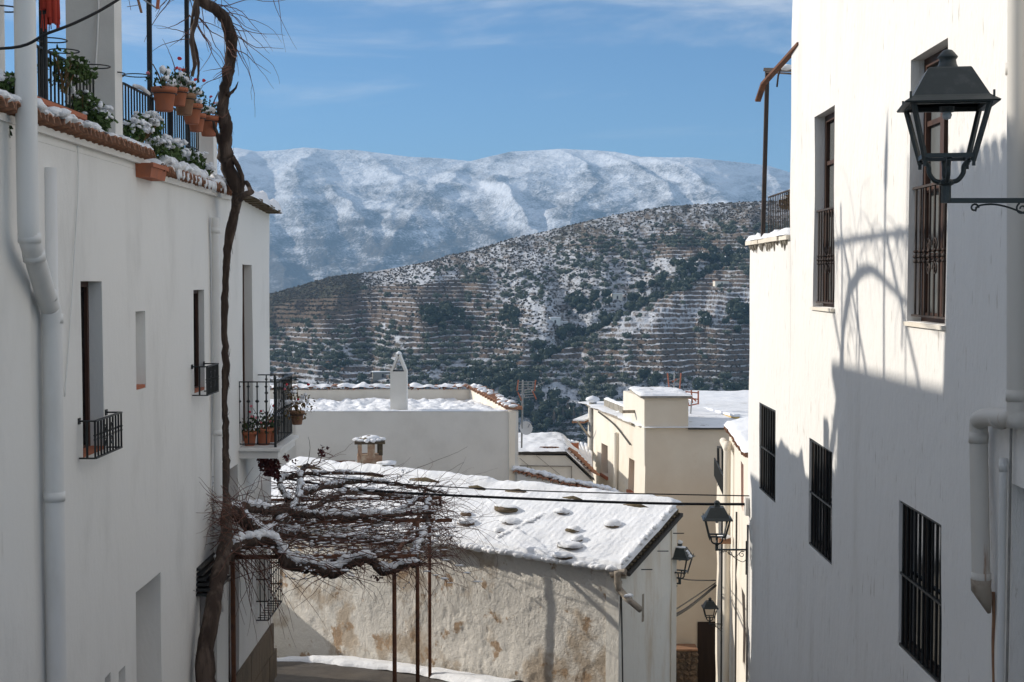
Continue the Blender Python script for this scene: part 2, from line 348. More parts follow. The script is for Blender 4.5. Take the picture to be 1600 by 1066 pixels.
def hill(a, Y, full=False):
    z, s = base_z(a, Y)
    px = a * F + 800; py = 436 - z / Y * F
    gy = np.interp(px, GX, GY); dg = (py - gy)
    z = z - 5 * np.exp(-(dg / 9) ** 2) * sstep(815, 860, px) * (s < .95)
    left_dark = softquad(px, py, 300, 560, 380, 512, -.18, 14, 1) * (1 - sstep(0, 60, py - (505 - .28 * (px - 420))))
    upper = 1 - sstep(8, 60, py - np.interp(px, RPX, RPY) - 22 * (fbm(px / 70, py / 50, 2, 3) - .2))
    bright = softquad(px, py, 955, 1240, 455, 520, -.08, 12, 2) * (px > 900)
    vine = softquad(px, py, 985, 1165, 522, 588, 0, 9, 3)
    brown = np.clip(softquad(px, py, 430, 720, 455, 528, -.12, 16, 4) + softquad(px, py, 640, 830, 470, 560, 0, 14, 5) * .6 + softquad(px, py, 430, 620, 575, 625, .04, 9, 9), 0, 1)
    shade = softquad(px, py, 770, 1040, 395, 560, .02, 26, 6) * (py < gy - 6)   # open snow scrub slope above the gully
    low = sstep(575, 610, py)
    terr = np.clip((1 - upper) * (1 - .85 * left_dark) * (1 - .8 * shade) * (.35 + .65 * sstep(.38, .55, fbm(px / 45, py / 26, 3, 61))) + bright + vine + brown, 0, 1) * (1 - .6 * low) * sstep(.0, .03, s) * (1 - sstep(.97, 1, s))
    st = 2.5 + 1.2 * (fbm(px / 260, py / 200, 1, 77))
    q = z / 2.1 + 1.0 * fbm(px / 200, py / 150, 2, 13) + .75 * fbm(px / 55, py / 40, 3, 14)
    fr = q - np.floor(q)
    ris = sstep(.0, .28, fr)                      # the riser takes the first quarter
    dz = (ris - fr) * 2.1 * .85
    z2 = z + dz * terr
    if not full: return z2
    riser = (1 - sstep(.22, .34, fr)) * terr
    gl = dict(fr=fr, px=px, py=py, s=s, terr=terr, riser=riser, upper=upper, bright=bright, vine=vine, brown=brown, shade=shade, low=low, left=left_dark, gully=np.exp(-(dg / 14) ** 2) * sstep(800, 850, px))
    return z2, gl
ycol = np.concatenate([np.linspace(46, 500, 70), np.linspace(505, 960, 640), np.linspace(965, 1500, 40)])
acol = np.concatenate([np.linspace(-.45, -.185, 40), np.linspace(-.183, .178, 780), np.linspace(.18, .45, 40)])
A_, Y_ = np.meshgrid(acol, ycol)
Z_, G = hill(A_, Y_, True)
px, py = G['px'], G['py']
n1 = fbm(px / 10, py / 6, 4, 91); n2_ = fbm(px / 90, py / 45, 3, 92); n3 = fbm(px / 3.5, py / 2.2, 2, 93)
snow = .45 + .5 * (n2_ - .5) + .55 * (n1 - .5) + .55 * (n3 - .5)
snow += .10 * G['shade'] + .40 * G['bright'] - .04 * G['upper'] + .12 * G['low'] - 1.0 * G['left'] - .02 * G['brown'] + .03 * G['vine'] + .20 * G['terr'] * (1 - G['low'])
snow += .22 * np.exp(-((px - 690) / 50) ** 2 - ((py - 435) / 14) ** 2)
pathd = np.abs(px - np.interp(py, [415, 425, 432, 445, 480, 515, 525, 545, 600], [655, 660, 668, 660, 598, 600, 618, 628, 560]))
snow += .9 * np.exp(-(pathd / 2.6) ** 2) * ((py > 415) & (py < 450) | (py > 505) & (py < 532))
snow -= .75 * G['riser'] 
snow += .35 * np.exp(-((np.mod(0, 1)) / 1)) * 0
veg = .12 + .55 * (fbm(px / 28, py / 14, 4, 95) - .5) + .30 * G['low'] + .35 * G['gully'] + .25 * G['upper'] * (n3 - .3) + .5 * G['left'] + .3 * G['vine'] - .22 * G['bright'] - .12 * G['brown']
riser_ = G['riser']
M['hill'] = attr_mix_mat('terraced_hill', (.25, .20, .16), [
    ('veg', (.06, .065, .045), (.10, .08, .055), .9, .55, .75),
    ('riser', (.21, .15, .11), (.14, .12, .10), 1.2, .95, 1.25),
    ('snow', (.72, .74, .78), (.60, .62, .66), 1.3, .78, 1.14)], bumps=[(1.4, 1.0), (.35, 1.6)])
grid_obj('hillside', A_ * Y_, Y_, Z_, M['hill'], dict(snow=snow, veg=veg, riser=G['riser']))

# --- the far mountains
MPX = [-300, 0, 200, 330, 372, 400, 440, 475, 520, 550, 600, 640, 700, 735, 760, 800, 840, 880, 930, 960, 1000, 1040, 1080, 1120, 1160, 1200, 1232, 1300, 1500, 1900]
MPY = [300, 262, 250, 236, 232, 238, 236, 232, 236, 235, 241, 246, 249, 253, 247, 238, 236, 234, 236, 238, 246, 247, 247, 251, 255, 260, 270, 262, 280, 300]
am = np.linspace(-.5, .5, 900); ym = np.concatenate([np.linspace(1500, 2900, 20), np.linspace(2950, 6600, 520)])
AM, YM = np.meshgrid(am, ym); pxm = AM * F + 800
Yr = 5600 + 500 * (fbm(AM * 7, AM * 0 + 1, 2, 51) - .5) * 2
Zr = np.interp(pxm, MPX, [elev(y) for y in MPY]) * Yr
s = (YM - 2900) / (Yr - 2900); sc_ = np.clip(s, 0, 1)
zb = -330 + (Zr + 330) * (sc_ ** .85)
wx = AM * 8 + .9 * (fbm(AM * 5, YM / 1500, 3, 71) - .5) + .5 * YM / 1000 + .5 * (fbm(AM * 9, YM / 700, 2, 73) - .5); wy = YM / 1300
def ridged(x, y, s_): return 1 - np.abs(2 * fbm(x, y, 1, s_) - 1)
rd = .62 * ridged(wx * .6 + .28 * wy * 3, wy * .9, 81) + .25 * ridged(wx * 2.6 + 3 - wy * 2.6, wy * 2.2, 82) + .09 * ridged(wx * 6.1, wy * 4.6 + 2, 83) + .04 * ridged(wx * 13, wy * 10, 84)
env = np.sin(np.clip(sc_, 0, 1) * np.pi) ** .7
pyb = 436 - zb / YM * F
SPURS = [([(232, 500), (280, 470), (330, 455), (400, 520), (460, 600)], 60), ([(236, 560), (262, 590), (300, 640), (345, 700), (400, 790)], 55), ([(238, 800), (262, 740), (300, 690), (350, 650), (400, 600), (460, 560)], 62),
         ([(236, 880), (262, 905), (300, 940), (340, 900), (400, 860)], 55), ([(246, 1010), (270, 1060), (300, 1090), (340, 1120), (400, 1160)], 60), ([(236, 930), (275, 1000), (310, 1040), (360, 1060)], 45), ([(232, 400), (280, 380), (340, 400), (400, 440), (460, 450)], 60),
         ([(250, 1180), (290, 1210), (330, 1230), (400, 1300)], 60), ([(262, 330), (300, 300), (400, 260)], 70), ([(236, 250), (300, 200), (400, 150)], 80), ([(262, 1300), (300, 1340), (400, 1420)], 80), ([(300, 770), (340, 800), (400, 850)], 45), ([(310, 520), (350, 560), (400, 600)], 45)]
rdg = np.zeros_like(zb)
for pl, wd_ in SPURS:
    yy_ = [p[0] for p in pl]; xx_ = [p[1] for p in pl]
    dx = np.abs(pxm - np.interp(pyb, yy_, xx_) + 34 * (fbm(pyb / 30, pxm / 60, 3, 141) - .5)); grow = .45 + .75 * sstep(pl[0][0] - 4, pl[0][0] + 110, pyb)
    rdg = np.maximum(rdg, np.clip(1 - dx / (wd_ * grow), 0, 1) ** 1.15 * sstep(pl[0][0] - 14, pl[0][0] + 10, pyb + 8))
sm_ = fbm(AM * 26 + YM / 900, YM / 520, 4, 161) - .5
ZM = zb + 42 * (rdg - .35) * env + (rd - .62) * 120 * env + 62 * sm_ * env + 16 * (fbm(AM * 90, YM / 220, 4, 85) - .5) * env ** .5
ZM = np.where(s > 1, Zr - (YM - Yr) * .3, ZM)
ZM = np.where(s < 0, -330 + 0 * ZM + 30 * (fbm(AM * 20, YM / 400, 2, 3) - .5), ZM)
pym = 436 - ZM / YM * F
sn = .49 + .0018 * (345 - pym) + .10 * (sm_ > 0) * sm_ - .07 * (rdg - .4) + .55 * (fbm(pxm / 42, pym / 14, 4, 88) - .5) + .25 * (fbm(pxm / 10, pym / 4, 3, 89) - .5)
M['mount'] = attr_mix_mat('snowy_mountain', (.11, .095, .08), [('snow', (.84, .86, .90), (.76, .78, .82), .13, .86, 1.20)], bumps=[(.03, 14), (.11, 6)])
grid_obj('mountains', AM * YM, YM, ZM, M['mount'], dict(snow=sn))

# --- haze: pale air between the village and the mountains
hz = MB(); hz.box(WF, -3900, 3900, -60, 7000, -420, 540)
hm = bpy.data.materials.new('haze_air'); hm.use_nodes = True; hn = hm.node_tree; hn.nodes.remove(hn.nodes['Principled BSDF'])
pv = hn.nodes.new('ShaderNodeVolumePrincipled'); pv.inputs['Density'].default_value = 0.00015; pv.inputs['Color'].default_value = (.38, .66, 1.0, 1); pv.inputs['Anisotropy'].default_value = 0.0
hn.links.new(pv.outputs[0], hn.nodes['Material Output'].inputs['Volume'])
solo('haze', hz, hm, kind='stuff')

# ================================================================== TREES ON THE HILL
M['olive'] = mat('olive_foliage', (.085, .10, .068), .9, (.6, (.13, .14, .10), .4, .65, I3))
M['pine'] = mat('dark_evergreen_foliage', (.034, .048, .030), .9, (.6, (.06, .07, .045), .4, .65, I3))
M['scrub'] = mat('brown_scrub', (.085, .06, .04), .9, (.6, (.05, .045, .03), .4, .65, I3))
M['bare'] = mat('bare_branches', (.15, .125, .105), .9)
def tree_mesh(name, m, h, wd, leaves, snowf, ls, seed):
    random.seed(seed); b = MB(); b.cur = 2; b.tube([(0, 0, -.6), (.05, 0, h * .3), (0, .05, h * .55)], [.16 * h / 4, .12 * h / 4, .05], 4, False)
    b.cur = 0
    lobes = [(random.uniform(-.3, .3) * wd, random.uniform(-.3, .3) * wd, h * random.uniform(.42, .7), random.uniform(.26, .40) * wd) for _ in range(4)]
    for x, y, z, r_ in lobes: b.blob((x, y, z), r_, r_, r_ * .8, 6, 4, .5)
    for i in range(leaves):
        x, y, z, r_ = random.choice(lobes)
        d = V((random.gauss(0, 1), random.gauss(0, 1), random.gauss(.15, .9))).normalized()
        c = V((x, y, z)) + V((d.x, d.y, d.z * .85)) * r_ * random.uniform(.8, 1.35)
        b.cur = 1 if (d.z > .35 and random.random() < snowf) else 0
        b.leaf(c, ls * random.uniform(.7, 1.4))
    return b
olive_b = [tree_mesh('olive', M['olive'], 3.0, 3.4, 60, .10, .8, k) for k in range(4)]
pine_b = [tree_mesh('evergreen', M['pine'], 5.2, 4.8, 80, .07, 1.0, 10 + k) for k in range(3)]
scrub_b = [tree_mesh('scrub', M['scrub'], 1.3, 1.9, 26, .16, .5, 20 + k) for k in range(3)]
random.seed(5)
KINDS = dict(olive=(olive_b, [M['olive'], M['snow'], M['bark']]), pine=(pine_b, [M['pine'], M['snow'], M['bark']]), scrub=(scrub_b, [M['scrub'], M['snow'], M['bark']]))
TM = {k: [b.mesh(k + '_tree', v[1], False) for b in v[0]] for k, v in KINDS.items()}
rs = np.random.default_rng(3)
N = 30000
a_ = rs.uniform(-.21, .21, N); y_ = np.concatenate([rs.uniform(545, 900, N - 3500), rs.uniform(330, 545, 3500)])
z_, g = hill(a_, y_, True); px, py = g['px'], g['py']
grove = sstep(.45, .54, fbm(px / 55, py / 20, 3, 201))
grove = np.maximum(grove, softquad(px, py, 425, 820, 515, 578, .03, 9, 11)); grove = np.maximum(grove, softquad(px, py, 870, 1030, 385, 432, 0, 9, 12))
grove = np.maximum(grove, .9 * softquad(px, py, 560, 860, 575, 610, 0, 9, 13)); grove = np.maximum(grove, .6 * softquad(px, py, 560, 640, 420, 470, 0, 9, 14))
dens = .30 * grove * (1 - g['upper']) * (1 - g['left']) * (1 - .9 * g['bright']) * (1 - .75 * g['brown']) * (1 - .55 * g['shade']) * (1 - .8 * g['vine'])
dens = dens * np.where(y_ < 545, 1.0, 1.0) * np.where(g['terr'] > .25, 2.6 * ((g['fr'] > .38) & (g['fr'] < .72)), 1.0)
pdens = .24 * g['gully'] * (g['s'] < .93) + .045 * g['low'] * sstep(.42, .6, fbm(px / 40, py / 30, 2, 205))
for (cx, cy, rx, ry, dd) in ((690, 500, 34, 14, .5), (795, 502, 12, 12, .6), (530, 575, 14, 8, .5), (800, 600, 40, 16, .45), (1050, 650, 60, 22, .25), (940, 650, 60, 24, .22), (1175, 500, 30, 20, .5), (1102, 510, 6, 8, .6), (840, 660, 50, 30, .4), (910, 480, 24, 12, .35), (1150, 630, 40, 20, .35)):
    pdens = pdens + dd * np.exp(-(((px - cx) / rx) ** 2 + ((py - cy) / ry) ** 2) ** 1.5)
sdens = .16 + .45 * g['upper'] + .4 * g['left'] + .4 * g['shade'] + .2 * g['vine'] + .1 * g['brown'] - .06 * g['bright']
u = rs.uniform(0, 1, N); vis = (px > 340) & (px < 1270) & (py > 300)
kind = np.where(u < dens, 0, np.where(u < dens + pdens, 1, np.where(u < dens + pdens + sdens, 2, -1)))
idx = np.where(vis & (kind >= 0))[0]
size = {0: 1.0, 1: 1.5, 2: .6}
def whereabouts(x, y):
    side = 'far left' if x < 520 else ('left' if x < 660 else ('middle' if x < 830 else ('right' if x < 1010 else 'far right')))
    row = 'valley foot' if y > 615 else ('lower' if y > 555 else ('mid' if y > 470 else 'upper'))
    return f'{row} {side} of the hill'
for kd, (kn, nm, cat, lab, grp) in enumerate((('olive', 'olive_tree', 'olive tree', 'small grey-green olive tree dusted with snow', 'olive trees on the terraced hill'),
                                              ('pine', 'evergreen_tree', 'tree', 'bushy dark evergreen tree among snow', 'dark evergreen trees on the hill'),
                                              ('scrub', 'scrub_bush', 'bush', 'low brown scrub bush on snowy ground', 'scrub bushes on the hill'))):
    ids = [i for i in idx if kind[i] == kd]
    hgt = rs.uniform(.6, 1.05, len(ids)) * (1 if kd == 0 else .62)
    if kd == 1: hgt = rs.uniform(.4, 1.15, len(ids))
    order = sorted(range(len(ids)), key=lambda k: -hgt[k] / y_[ids[k]])
    solos = order[:300] if kd < 2 else []
    for k in solos:
        i = ids[k]; o = bpy.data.objects.new(nm, random.choice(TM[kn])); C.objects.link(o)
        o.location = (a_[i] * y_[i], y_[i], z_[i] - .1); o.scale = (hgt[k],) * 3; o.rotation_euler.z = random.random() * 6.28
        sz_ = 'tall' if hgt[k] > .95 else ('middling' if hgt[k] > .75 else 'low')
        tag(o, f'{sz_} {lab}, {whereabouts(px[i], py[i])}', cat, f'{sz_} {grp}, {whereabouts(px[i], py[i])}')
    rest = [k for k in order if k not in set(solos)]
    VV, FF, MI = [], [], []; base = 0
    arrs = []
    for b in KINDS[kn][0]:
        fa = []; mi = []
        for f, m_ in zip(b.f, b.mi):
            f = list(f); fa.append((f + [f[-1]])[:4] if len(f) >= 4 else f + [f[-1]]); mi.append(m_)
        fa = [f for f in fa if len(set(f)) >= 3]
        arrs.append((np.array(b.v), b.f, b.mi))
    vs = []; fs = []; ms = []; base = 0
    for k in rest:
        i = ids[k]; v, f, m_ = arrs[k % len(arrs)]; q = random.random() * 6.28; c_, s_ = math.cos(q) * hgt[k], math.sin(q) * hgt[k]
        if kd == 2 and k % 2: c_ *= .7; s_ *= .7
        vv = np.empty_like(v); vv[:, 0] = v[:, 0] * c_ - v[:, 1] * s_ + a_[i] * y_[i]; vv[:, 1] = v[:, 0] * s_ + v[:, 1] * c_ + y_[i]; vv[:, 2] = v[:, 2] * hgt[k] + z_[i] - .1
        vs.append(vv); sel = range(len(f))
        if kd == 2: sel = [j for j in sel if m_[j] != 2]
        fs.append([tuple(x + base for x in f[j]) for j in sel]); ms += [m_[j] for j in sel]; base += len(v)
    if vs:
        me = bpy.data.meshes.new(nm + 's'); me.from_pydata(np.concatenate(vs).tolist(), [], [f for q in fs for f in q])
        for m_ in KINDS[kn][1]: me.materials.append(m_)
        me.polygons.foreach_set('material_index', ms); me.update()
        o = bpy.data.objects.new(nm + '_cover', me); C.objects.link(o); o['kind'] = 'stuff'
        tag(o, f'{grp}, seen as one speckled mass', cat)
    print(nm, len(ids), 'faces', len(ms))

def on_hill(px_, py_):
    a = (px_ - 800) / F; ys = np.linspace(380, 930, 800)
    z = hill(np.full_like(ys, a), ys); t = z / ys; k = int(np.argmax(t > elev(py_)))
    return V((a * ys[k], ys[k], z[k]))
# bare poplars in the valley
random.seed(12)
for j, (bx, by) in enumerate(((872, 640), (880, 648), (888, 640), (897, 650), (908, 655), (866, 655), (1010, 640), (922, 648))):
    p = on_hill(bx, by + 14); t = thing('bare_poplar', f'leafless grey poplar, {["leftmost of the clump", "short one left of the middle of the clump", "tall one in the middle of the clump", "slender one right of the middle", "rightmost tall one behind the beige roof", "low one at the lower left of the clump", "lone one right of the clump behind the stair tower", "last thin one beside the tin chimney"][j]}', 'tree', tuple(p), 'bare poplars in the valley')
    b = MB(); h = random.uniform(6, 9); b.tube([p, p + V((.1, 0, h * .6)), p + V((0, 0, h))], [.16, .1, .03], 4); part('trunk', b, M['bare'], t)
    b = MB()
    for k in range(60):
        z0 = random.uniform(.12, .85) * h; q = random.random() * 6.28; l = random.uniform(.8, 2.2) * (1.1 - z0 / h)
        b.tube([p + V((0, 0, z0)), p + V((math.cos(q) * l * .35, math.sin(q) * l * .35, z0 + l * .8)), p + V((math.cos(q) * l * .45, math.sin(q) * l * .45, z0 + l * 1.5))], [.07, .05, .02], 3, False)
    part('crown', b, M['bare'], t)
# farm huts
for j, (hx, hy, wd, dp, ht, mm, lab) in enumerate(((868, 506, 5, 4, 2.6, 'plaster', 'tiny white farm hut beside the trees of the gully, left of the pair'), (881, 511, 4, 4, 2.2, 'plaster', 'tiny white farm hut lower right of the pair by the gully'),
        (805, 589, 3.2, 3, 3.2, 'plaster', 'small white pump hut standing in the valley above the antenna'), (965, 470, 5, 4, 2.6, 'cream', 'tiny cream farmhouse half hidden by trees in the gully'),
        (1128, 448, 7, 4, 2.2, 'cream', 'long low stone farmhouse high on the right of the hill'), (598, 590, 9, 5, 2.2, 'concrete', 'low flat-roofed shed in the valley left of the white chimney'), (775, 588, 8, 5, 1.6, 'concrete', 'low concrete water tank with snowy top in the valley'))):
    p = on_hill(hx, hy); t = thing('farm_hut', lab, 'hut', tuple(p))
    fr = Fr(p, (1, .15, 0), (.15, -1, 0)); b = MB(); b.box(fr, -wd / 2, wd / 2, -dp, 0, -2, ht); part('wall', b, M[mm], t)
    b = MB(); b.box(fr, -wd / 2 - .2, wd / 2 + .2, -dp - .2, .2, ht + .01, ht + .3); part('roof', b, M['snow'] if j != 4 else M['tile'], t)
    b = MB(); b.box(fr, -.5, .3, .02, .06, 0, 1.5); part('door', b, M['darkwood'], t)

# ================================================================== STREET GROUND
def zg(Y): return np.interp(Y, [-40, -5, 0, 13, 23, 28, 33, 40, 48], [-1.6, -1.6, -1.8, -5.2, -6.25, -8.2, -9.95, -12, -15])
gy = np.linspace(-40, 48, 240); gx = np.linspace(-26, 26, 260)
GXX, GYY = np.meshgrid(gx, gy)
def zlane(X, Y):
    k = sstep(1.2, 2.0, X - .25 * (np.clip(Y, 17, 22) - 20)) * sstep(17, 19.5, Y); return zg(Y) * (1 - k) + k * np.interp(Y, [17, 19.5, 24, 33, 40, 48], [-5.7, -6.9, -8.4, -11, -12.6, -15])
grid_obj('street', GXX, GYY, zlane(GXX, GYY) + .03 * (fbm(GXX * .8, GYY * .8, 3, 4) - .5), M['ground'])
# snow left along the foot of the old shed wall
SHO = V((1.53, 20, 0)); SHU = V((-.787, .617, 0)); SHN = V((-.617, -.787, 0)); SF = Fr(SHO, SHU, SHN)
us = np.linspace(1.6, 8.0, 90); dd = np.linspace(.02, 1.0, 24)
U_, D_ = np.meshgrid(us, dd); wdt = .62 + .25 * np.sin(U_ * .9 + 1) + .25 * (fbm(U_ * 1.5, U_ * 0, 3, 6) - .5)
wdt = wdt * sstep(8.0, 7.0, U_) if False else wdt * (1 - sstep(7.2, 7.9, U_))
off = .12 + .35 * sstep(5, 7.5, U_) ; DD = off + (D_ / 1.0) * wdt
XX = SHO.x + SHU.x * U_ + SHN.x * DD; YY = SHO.y + SHU.y * U_ + SHN.y * DD
edge = np.minimum(D_, 1.0 - D_)
grid_obj('snow_strip', XX, YY, zg(YY) + .01 + .09 * np.sqrt(np.clip(edge * 4, 0, 1)) + .03 * (fbm(U_ * 5, D_ * 4, 3, 7) - .5), M['snow'], kind='stuff')

# ================================================================== BUILDING HELPERS
def wall_slab(mb, fr, u0, u1, z0, z1, holes=(), thick=.4, res=.35, w=.01, topf=None, back=True, dmax=0.0):
    """front sheet with real openings and reveals, a slab of the given thickness; holes = (ua, ub, za, zb, depth)"""
    def cuts(a, b, hs):
        pts = sorted(set([a, b] + [h for h in hs if a < h < b])); r_ = []
        for p, q in zip(pts, pts[1:]):
            k = max(1, int((q - p) / res)); r_ += [p + (q - p) * i / k for i in range(k)]
        return r_ + [pts[-1]]
    us = cuts(u0, u1, [h[0] for h in holes] + [h[1] for h in holes]); zs = cuts(z0, z1, [h[2] for h in holes] + [h[3] for h in holes])
    Wp = lambda u, d, z: wob(fr.p(u, d, z), w)
    def inside(u, z): return any(h[0] < u < h[1] and h[2] < z < h[3] for h in holes)
    idx = {}
    def vid(i, j):
        if (i, j) not in idx: idx[(i, j)] = len(mb.v); mb.v.append(Wp(us[i], dmax, zs[j]))
        return idx[(i, j)]
    for i in range(len(us) - 1):
        for j in range(len(zs) - 1):
            if not inside((us[i] + us[i + 1]) / 2, (zs[j] + zs[j + 1]) / 2):
                mb.f.append((vid(i, j), vid(i + 1, j), vid(i + 1, j + 1), vid(i, j + 1))); mb.mi.append(mb.cur)
    for ua, ub, za, zb, dp in holes:
        uu = [u for u in us if ua - 1e-6 <= u <= ub + 1e-6]; zz = [z for z in zs if za - 1e-6 <= z <= zb + 1e-6]
        for a, b in zip(uu, uu[1:]):
            for z in (za, zb): mb.quad(Wp(a, dmax, z), Wp(b, dmax, z), fr.p(b, -dp, z), fr.p(a, -dp, z))
        for a, b in zip(zz, zz[1:]):
            for u in (ua, ub): mb.quad(Wp(u, dmax, a), Wp(u, dmax, b), fr.p(u, -dp, b), fr.p(u, -dp, a))
        mb.quad(fr.p(ua, -dp, za), fr.p(ub, -dp, za), fr.p(ub, -dp, zb), fr.p(ua, -dp, zb))
    if back:
        for a, b in zip(us, us[1:]):
            for z in (z0, z1): mb.quad(Wp(a, dmax, z), Wp(b, dmax, z), fr.p(b, -thick, z), fr.p(a, -thick, z))
        for a, b in zip(zs, zs[1:]):
            for u in (u0, u1): mb.quad(Wp(u, dmax, a), Wp(u, dmax, b), fr.p(u, -thick, b), fr.p(u, -thick, a))
        mb.quad(fr.p(u0, -thick, z0), fr.p(u1, -thick, z0), fr.p(u1, -thick, z1), fr.p(u0, -thick, z1))
def snow_sheet(mb, P3, nu, nv, thick, fall=.12, amp=.4, fu=1.0, fv=1.0, sc=4.0, extra=None, seed=1):
    """P3(s,t,h) -> point; closed, rounded and uneven sheet of snow on a surface"""
    base = len(mb.v); idx = {}
    for j in range(nv + 1):
        for i in range(nu + 1):
            s_, t_ = i / nu, j / nv
            e = min(min(s_, 1 - s_) * fu, min(t_, 1 - t_) * fv)
            k = math.sqrt(min(1, max(0, e / fall)))
            n_ = float(fbm(s_ * fu * sc, t_ * fv * sc, 3, seed)) - .5
            h = thick * k * (1 + amp * 2 * n_) + (extra(s_ * fu, t_ * fv) * k if extra else 0)
            wig = .35 * fall * (float(vn(s_ * fu * sc * 1.7, t_ * fv * sc * 1.7, seed + 9)) - .5)
            mb.v.append(tuple(P3(s_ + (wig / fu if 0 < i < nu or True else 0), t_ + wig / fv, max(h, .002))))
    for j in range(nv):
        for i in range(nu):
            a = base + j * (nu + 1) + i; mb.f.append((a, a + 1, a + nu + 2, a + nu + 1)); mb.mi.append(mb.cur)
    return mb
def tube_path(pts, k=8):
    """smooth catmull-rom path"""
    pts = [V(p) for p in pts]; q = [pts[0]] + pts + [pts[-1]]; o = []
    for i in range(1, len(q) - 2):
        for j in range(k):
            t = j / k; a, b, c, d = q[i - 1], q[i], q[i + 1], q[i + 2]
            o.append(.5 * ((2 * b) + (c - a) * t + (2 * a - 5 * b + 4 * c - d) * t * t + (3 * b - a - 3 * c + d) * t ** 3))
    return o + [pts[-1]]
def bar_mesh(h, r, knobs=()):
    prof = [(r, 0)]
    for z, k in sorted(knobs): prof += [(r, z - k * 1.1), (r + k * .5, z - k * .8), (r + k, z - k * .25), (r + k, z + k * .25), (r + k * .5, z + k * .8), (r, z + k * 1.1)]
    prof.append((r, h)); return MB().lathe(prof, n=6).mesh('bar', M['iron'], False)
def scroll_pts(c, r, a0, turns, ex, ez, n=22, r1=.15):
    c = V(c); o = []
    for i in range(n + 1):
        t = i / n; a = a0 + turns * 2 * math.pi * t; rr = r * (1 - t * (1 - r1)); o.append(c + V(ex) * math.cos(a) * rr + V(ez) * math.sin(a) * rr)
    return o
def railing(t, p0, p1, zlow, pitch, rr=.008, knobs=(), m=None, name='bar', topw=.03, ring=False, bw=.016):
    """p0,p1: ends of the top rail; zlow: height of the bottom rail. Each bar is a part of t"""
    p0 = V(p0); p1 = V(p1); m = m or M['iron']
    b = MB().beam(p0, p1, topw, .014); part('top_rail', b, m, t)
    b = MB().beam(V((p0.x, p0.y, zlow)), V((p1.x, p1.y, zlow)), bw, .014); part('bottom_rail', b, m, t)
    L = (p1 - p0).length; n = max(2, int(round(L / pitch))); h = p0.z - zlow
    me = bar_mesh(h, rr, knobs)
    if m is not M['iron']: me.materials[0] = m
    for i in range(n + 1):
        q = p0.lerp(p1, i / n); inst(me, name, t, (q.x, q.y, zlow))
    return n

def barred_window(t, fr, ua, ub, za, zb, depth, nb, label, m_pane='glass', cross=(.5,), rr=.011):
    """a window part: pane and frame at the back of the opening, grille bars near the face, all its sub-parts"""
    fb = MB()
    e = .05
    for (a, b, c, d) in ((ua, ua + e, za, zb), (ub - e, ub, za, zb), (ua + e, ub - e, za, za + e), (ua + e, ub - e, zb - e, zb)):
        fb.box(fr, a, b, -depth + .003, -depth + .05, c, d)
    fb.box(fr, (ua + ub) / 2 - .03, (ua + ub) / 2 + .03, -depth + .003, -depth + .045, za + e, zb - e)
    w_ = part('window', fb, M['darkwood'], t, label=label)
    for a, b in ((ua + e, (ua + ub) / 2 - .03), ((ua + ub) / 2 + .03, ub - e)):
        q = MB().box(fr, a, b, -depth + .015, -depth + .02, za + e, zb - e); part('pane', q, M[m_pane], w_)
    h = zb - za - .02; me = MB().lathe([(rr, 0), (rr, h)], n=6).mesh('bar', M['iron'])
    for i in range(nb):
        u = ua + (ub - ua) * (i + .5) / nb; inst(me, 'grille_bar', w_, fr.p(u, -.02, za + .01))
    for c in list(cross) + [0.012, .988]:
        z = za + (zb - za) * c; q = MB().box(fr, ua + .004, ub - .004, -.034, -.006, z - .009, z + .009); part('cross_bar', q, M['iron'], w_)
    return w_

def tile_mesh(L_=.34, r=.082, m='tile', th=.014):
    b = MB(); n = 8
    for k in range(n):
        a0 = math.pi * k / n; a1 = math.pi * (k + 1) / n
        q = []
        for (x, rr) in ((0, r), (L_, r * .86)):
            for rad in (rr, rr - th):
                for a in (a0, a1): q.append((x, math.cos(a) * rad, math.sin(a) * rad * .85))
        o = q  # x0: out a0,a1, in a0,a1 ; x1 same
        b.quad(o[0], o[1], o[5], o[4]); b.quad(o[2], o[6], o[7], o[3]); b.quad(o[0], o[2], o[3], o[1]); b.quad(o[4], o[5], o[7], o[6])
    return b.mesh('tile', M[m], False)
TILE = tile_mesh()
def eave_tiles(t, fr, u0, u1, z, d0, pitch, rot_extra=0, slope=-.12, dz=None, snowthick=.05, mesh=None, label=None):
    """a row of barrel tiles along u, mouths facing outwards at d0"""
    n = int((u1 - u0) / pitch); ang = math.atan2(-fr.N.y, -fr.N.x)
    for i in range(n):
        u = u0 + (i + .5) * pitch; zz = z + (dz(u) if dz else 0) + random.uniform(-.006, .006)
        inst(mesh or TILE, 'roof_tile', t, fr.p(u, d0 + random.uniform(-.015, .015), zz), (0, slope, ang + random.uniform(-.05, .05)), (1, pitch / .178, 1))
def foliage(b, c, r, n, ls, sq=1.0):
    c = V(c)
    for i in range(n):
        d = V((random.gauss(0, 1), random.gauss(0, 1), random.gauss(0, 1))).normalized() * (random.random() ** .45)
        b.leaf(c + V((d.x * r, d.y * r, d.z * r * sq)), ls * random.uniform(.6, 1.3))

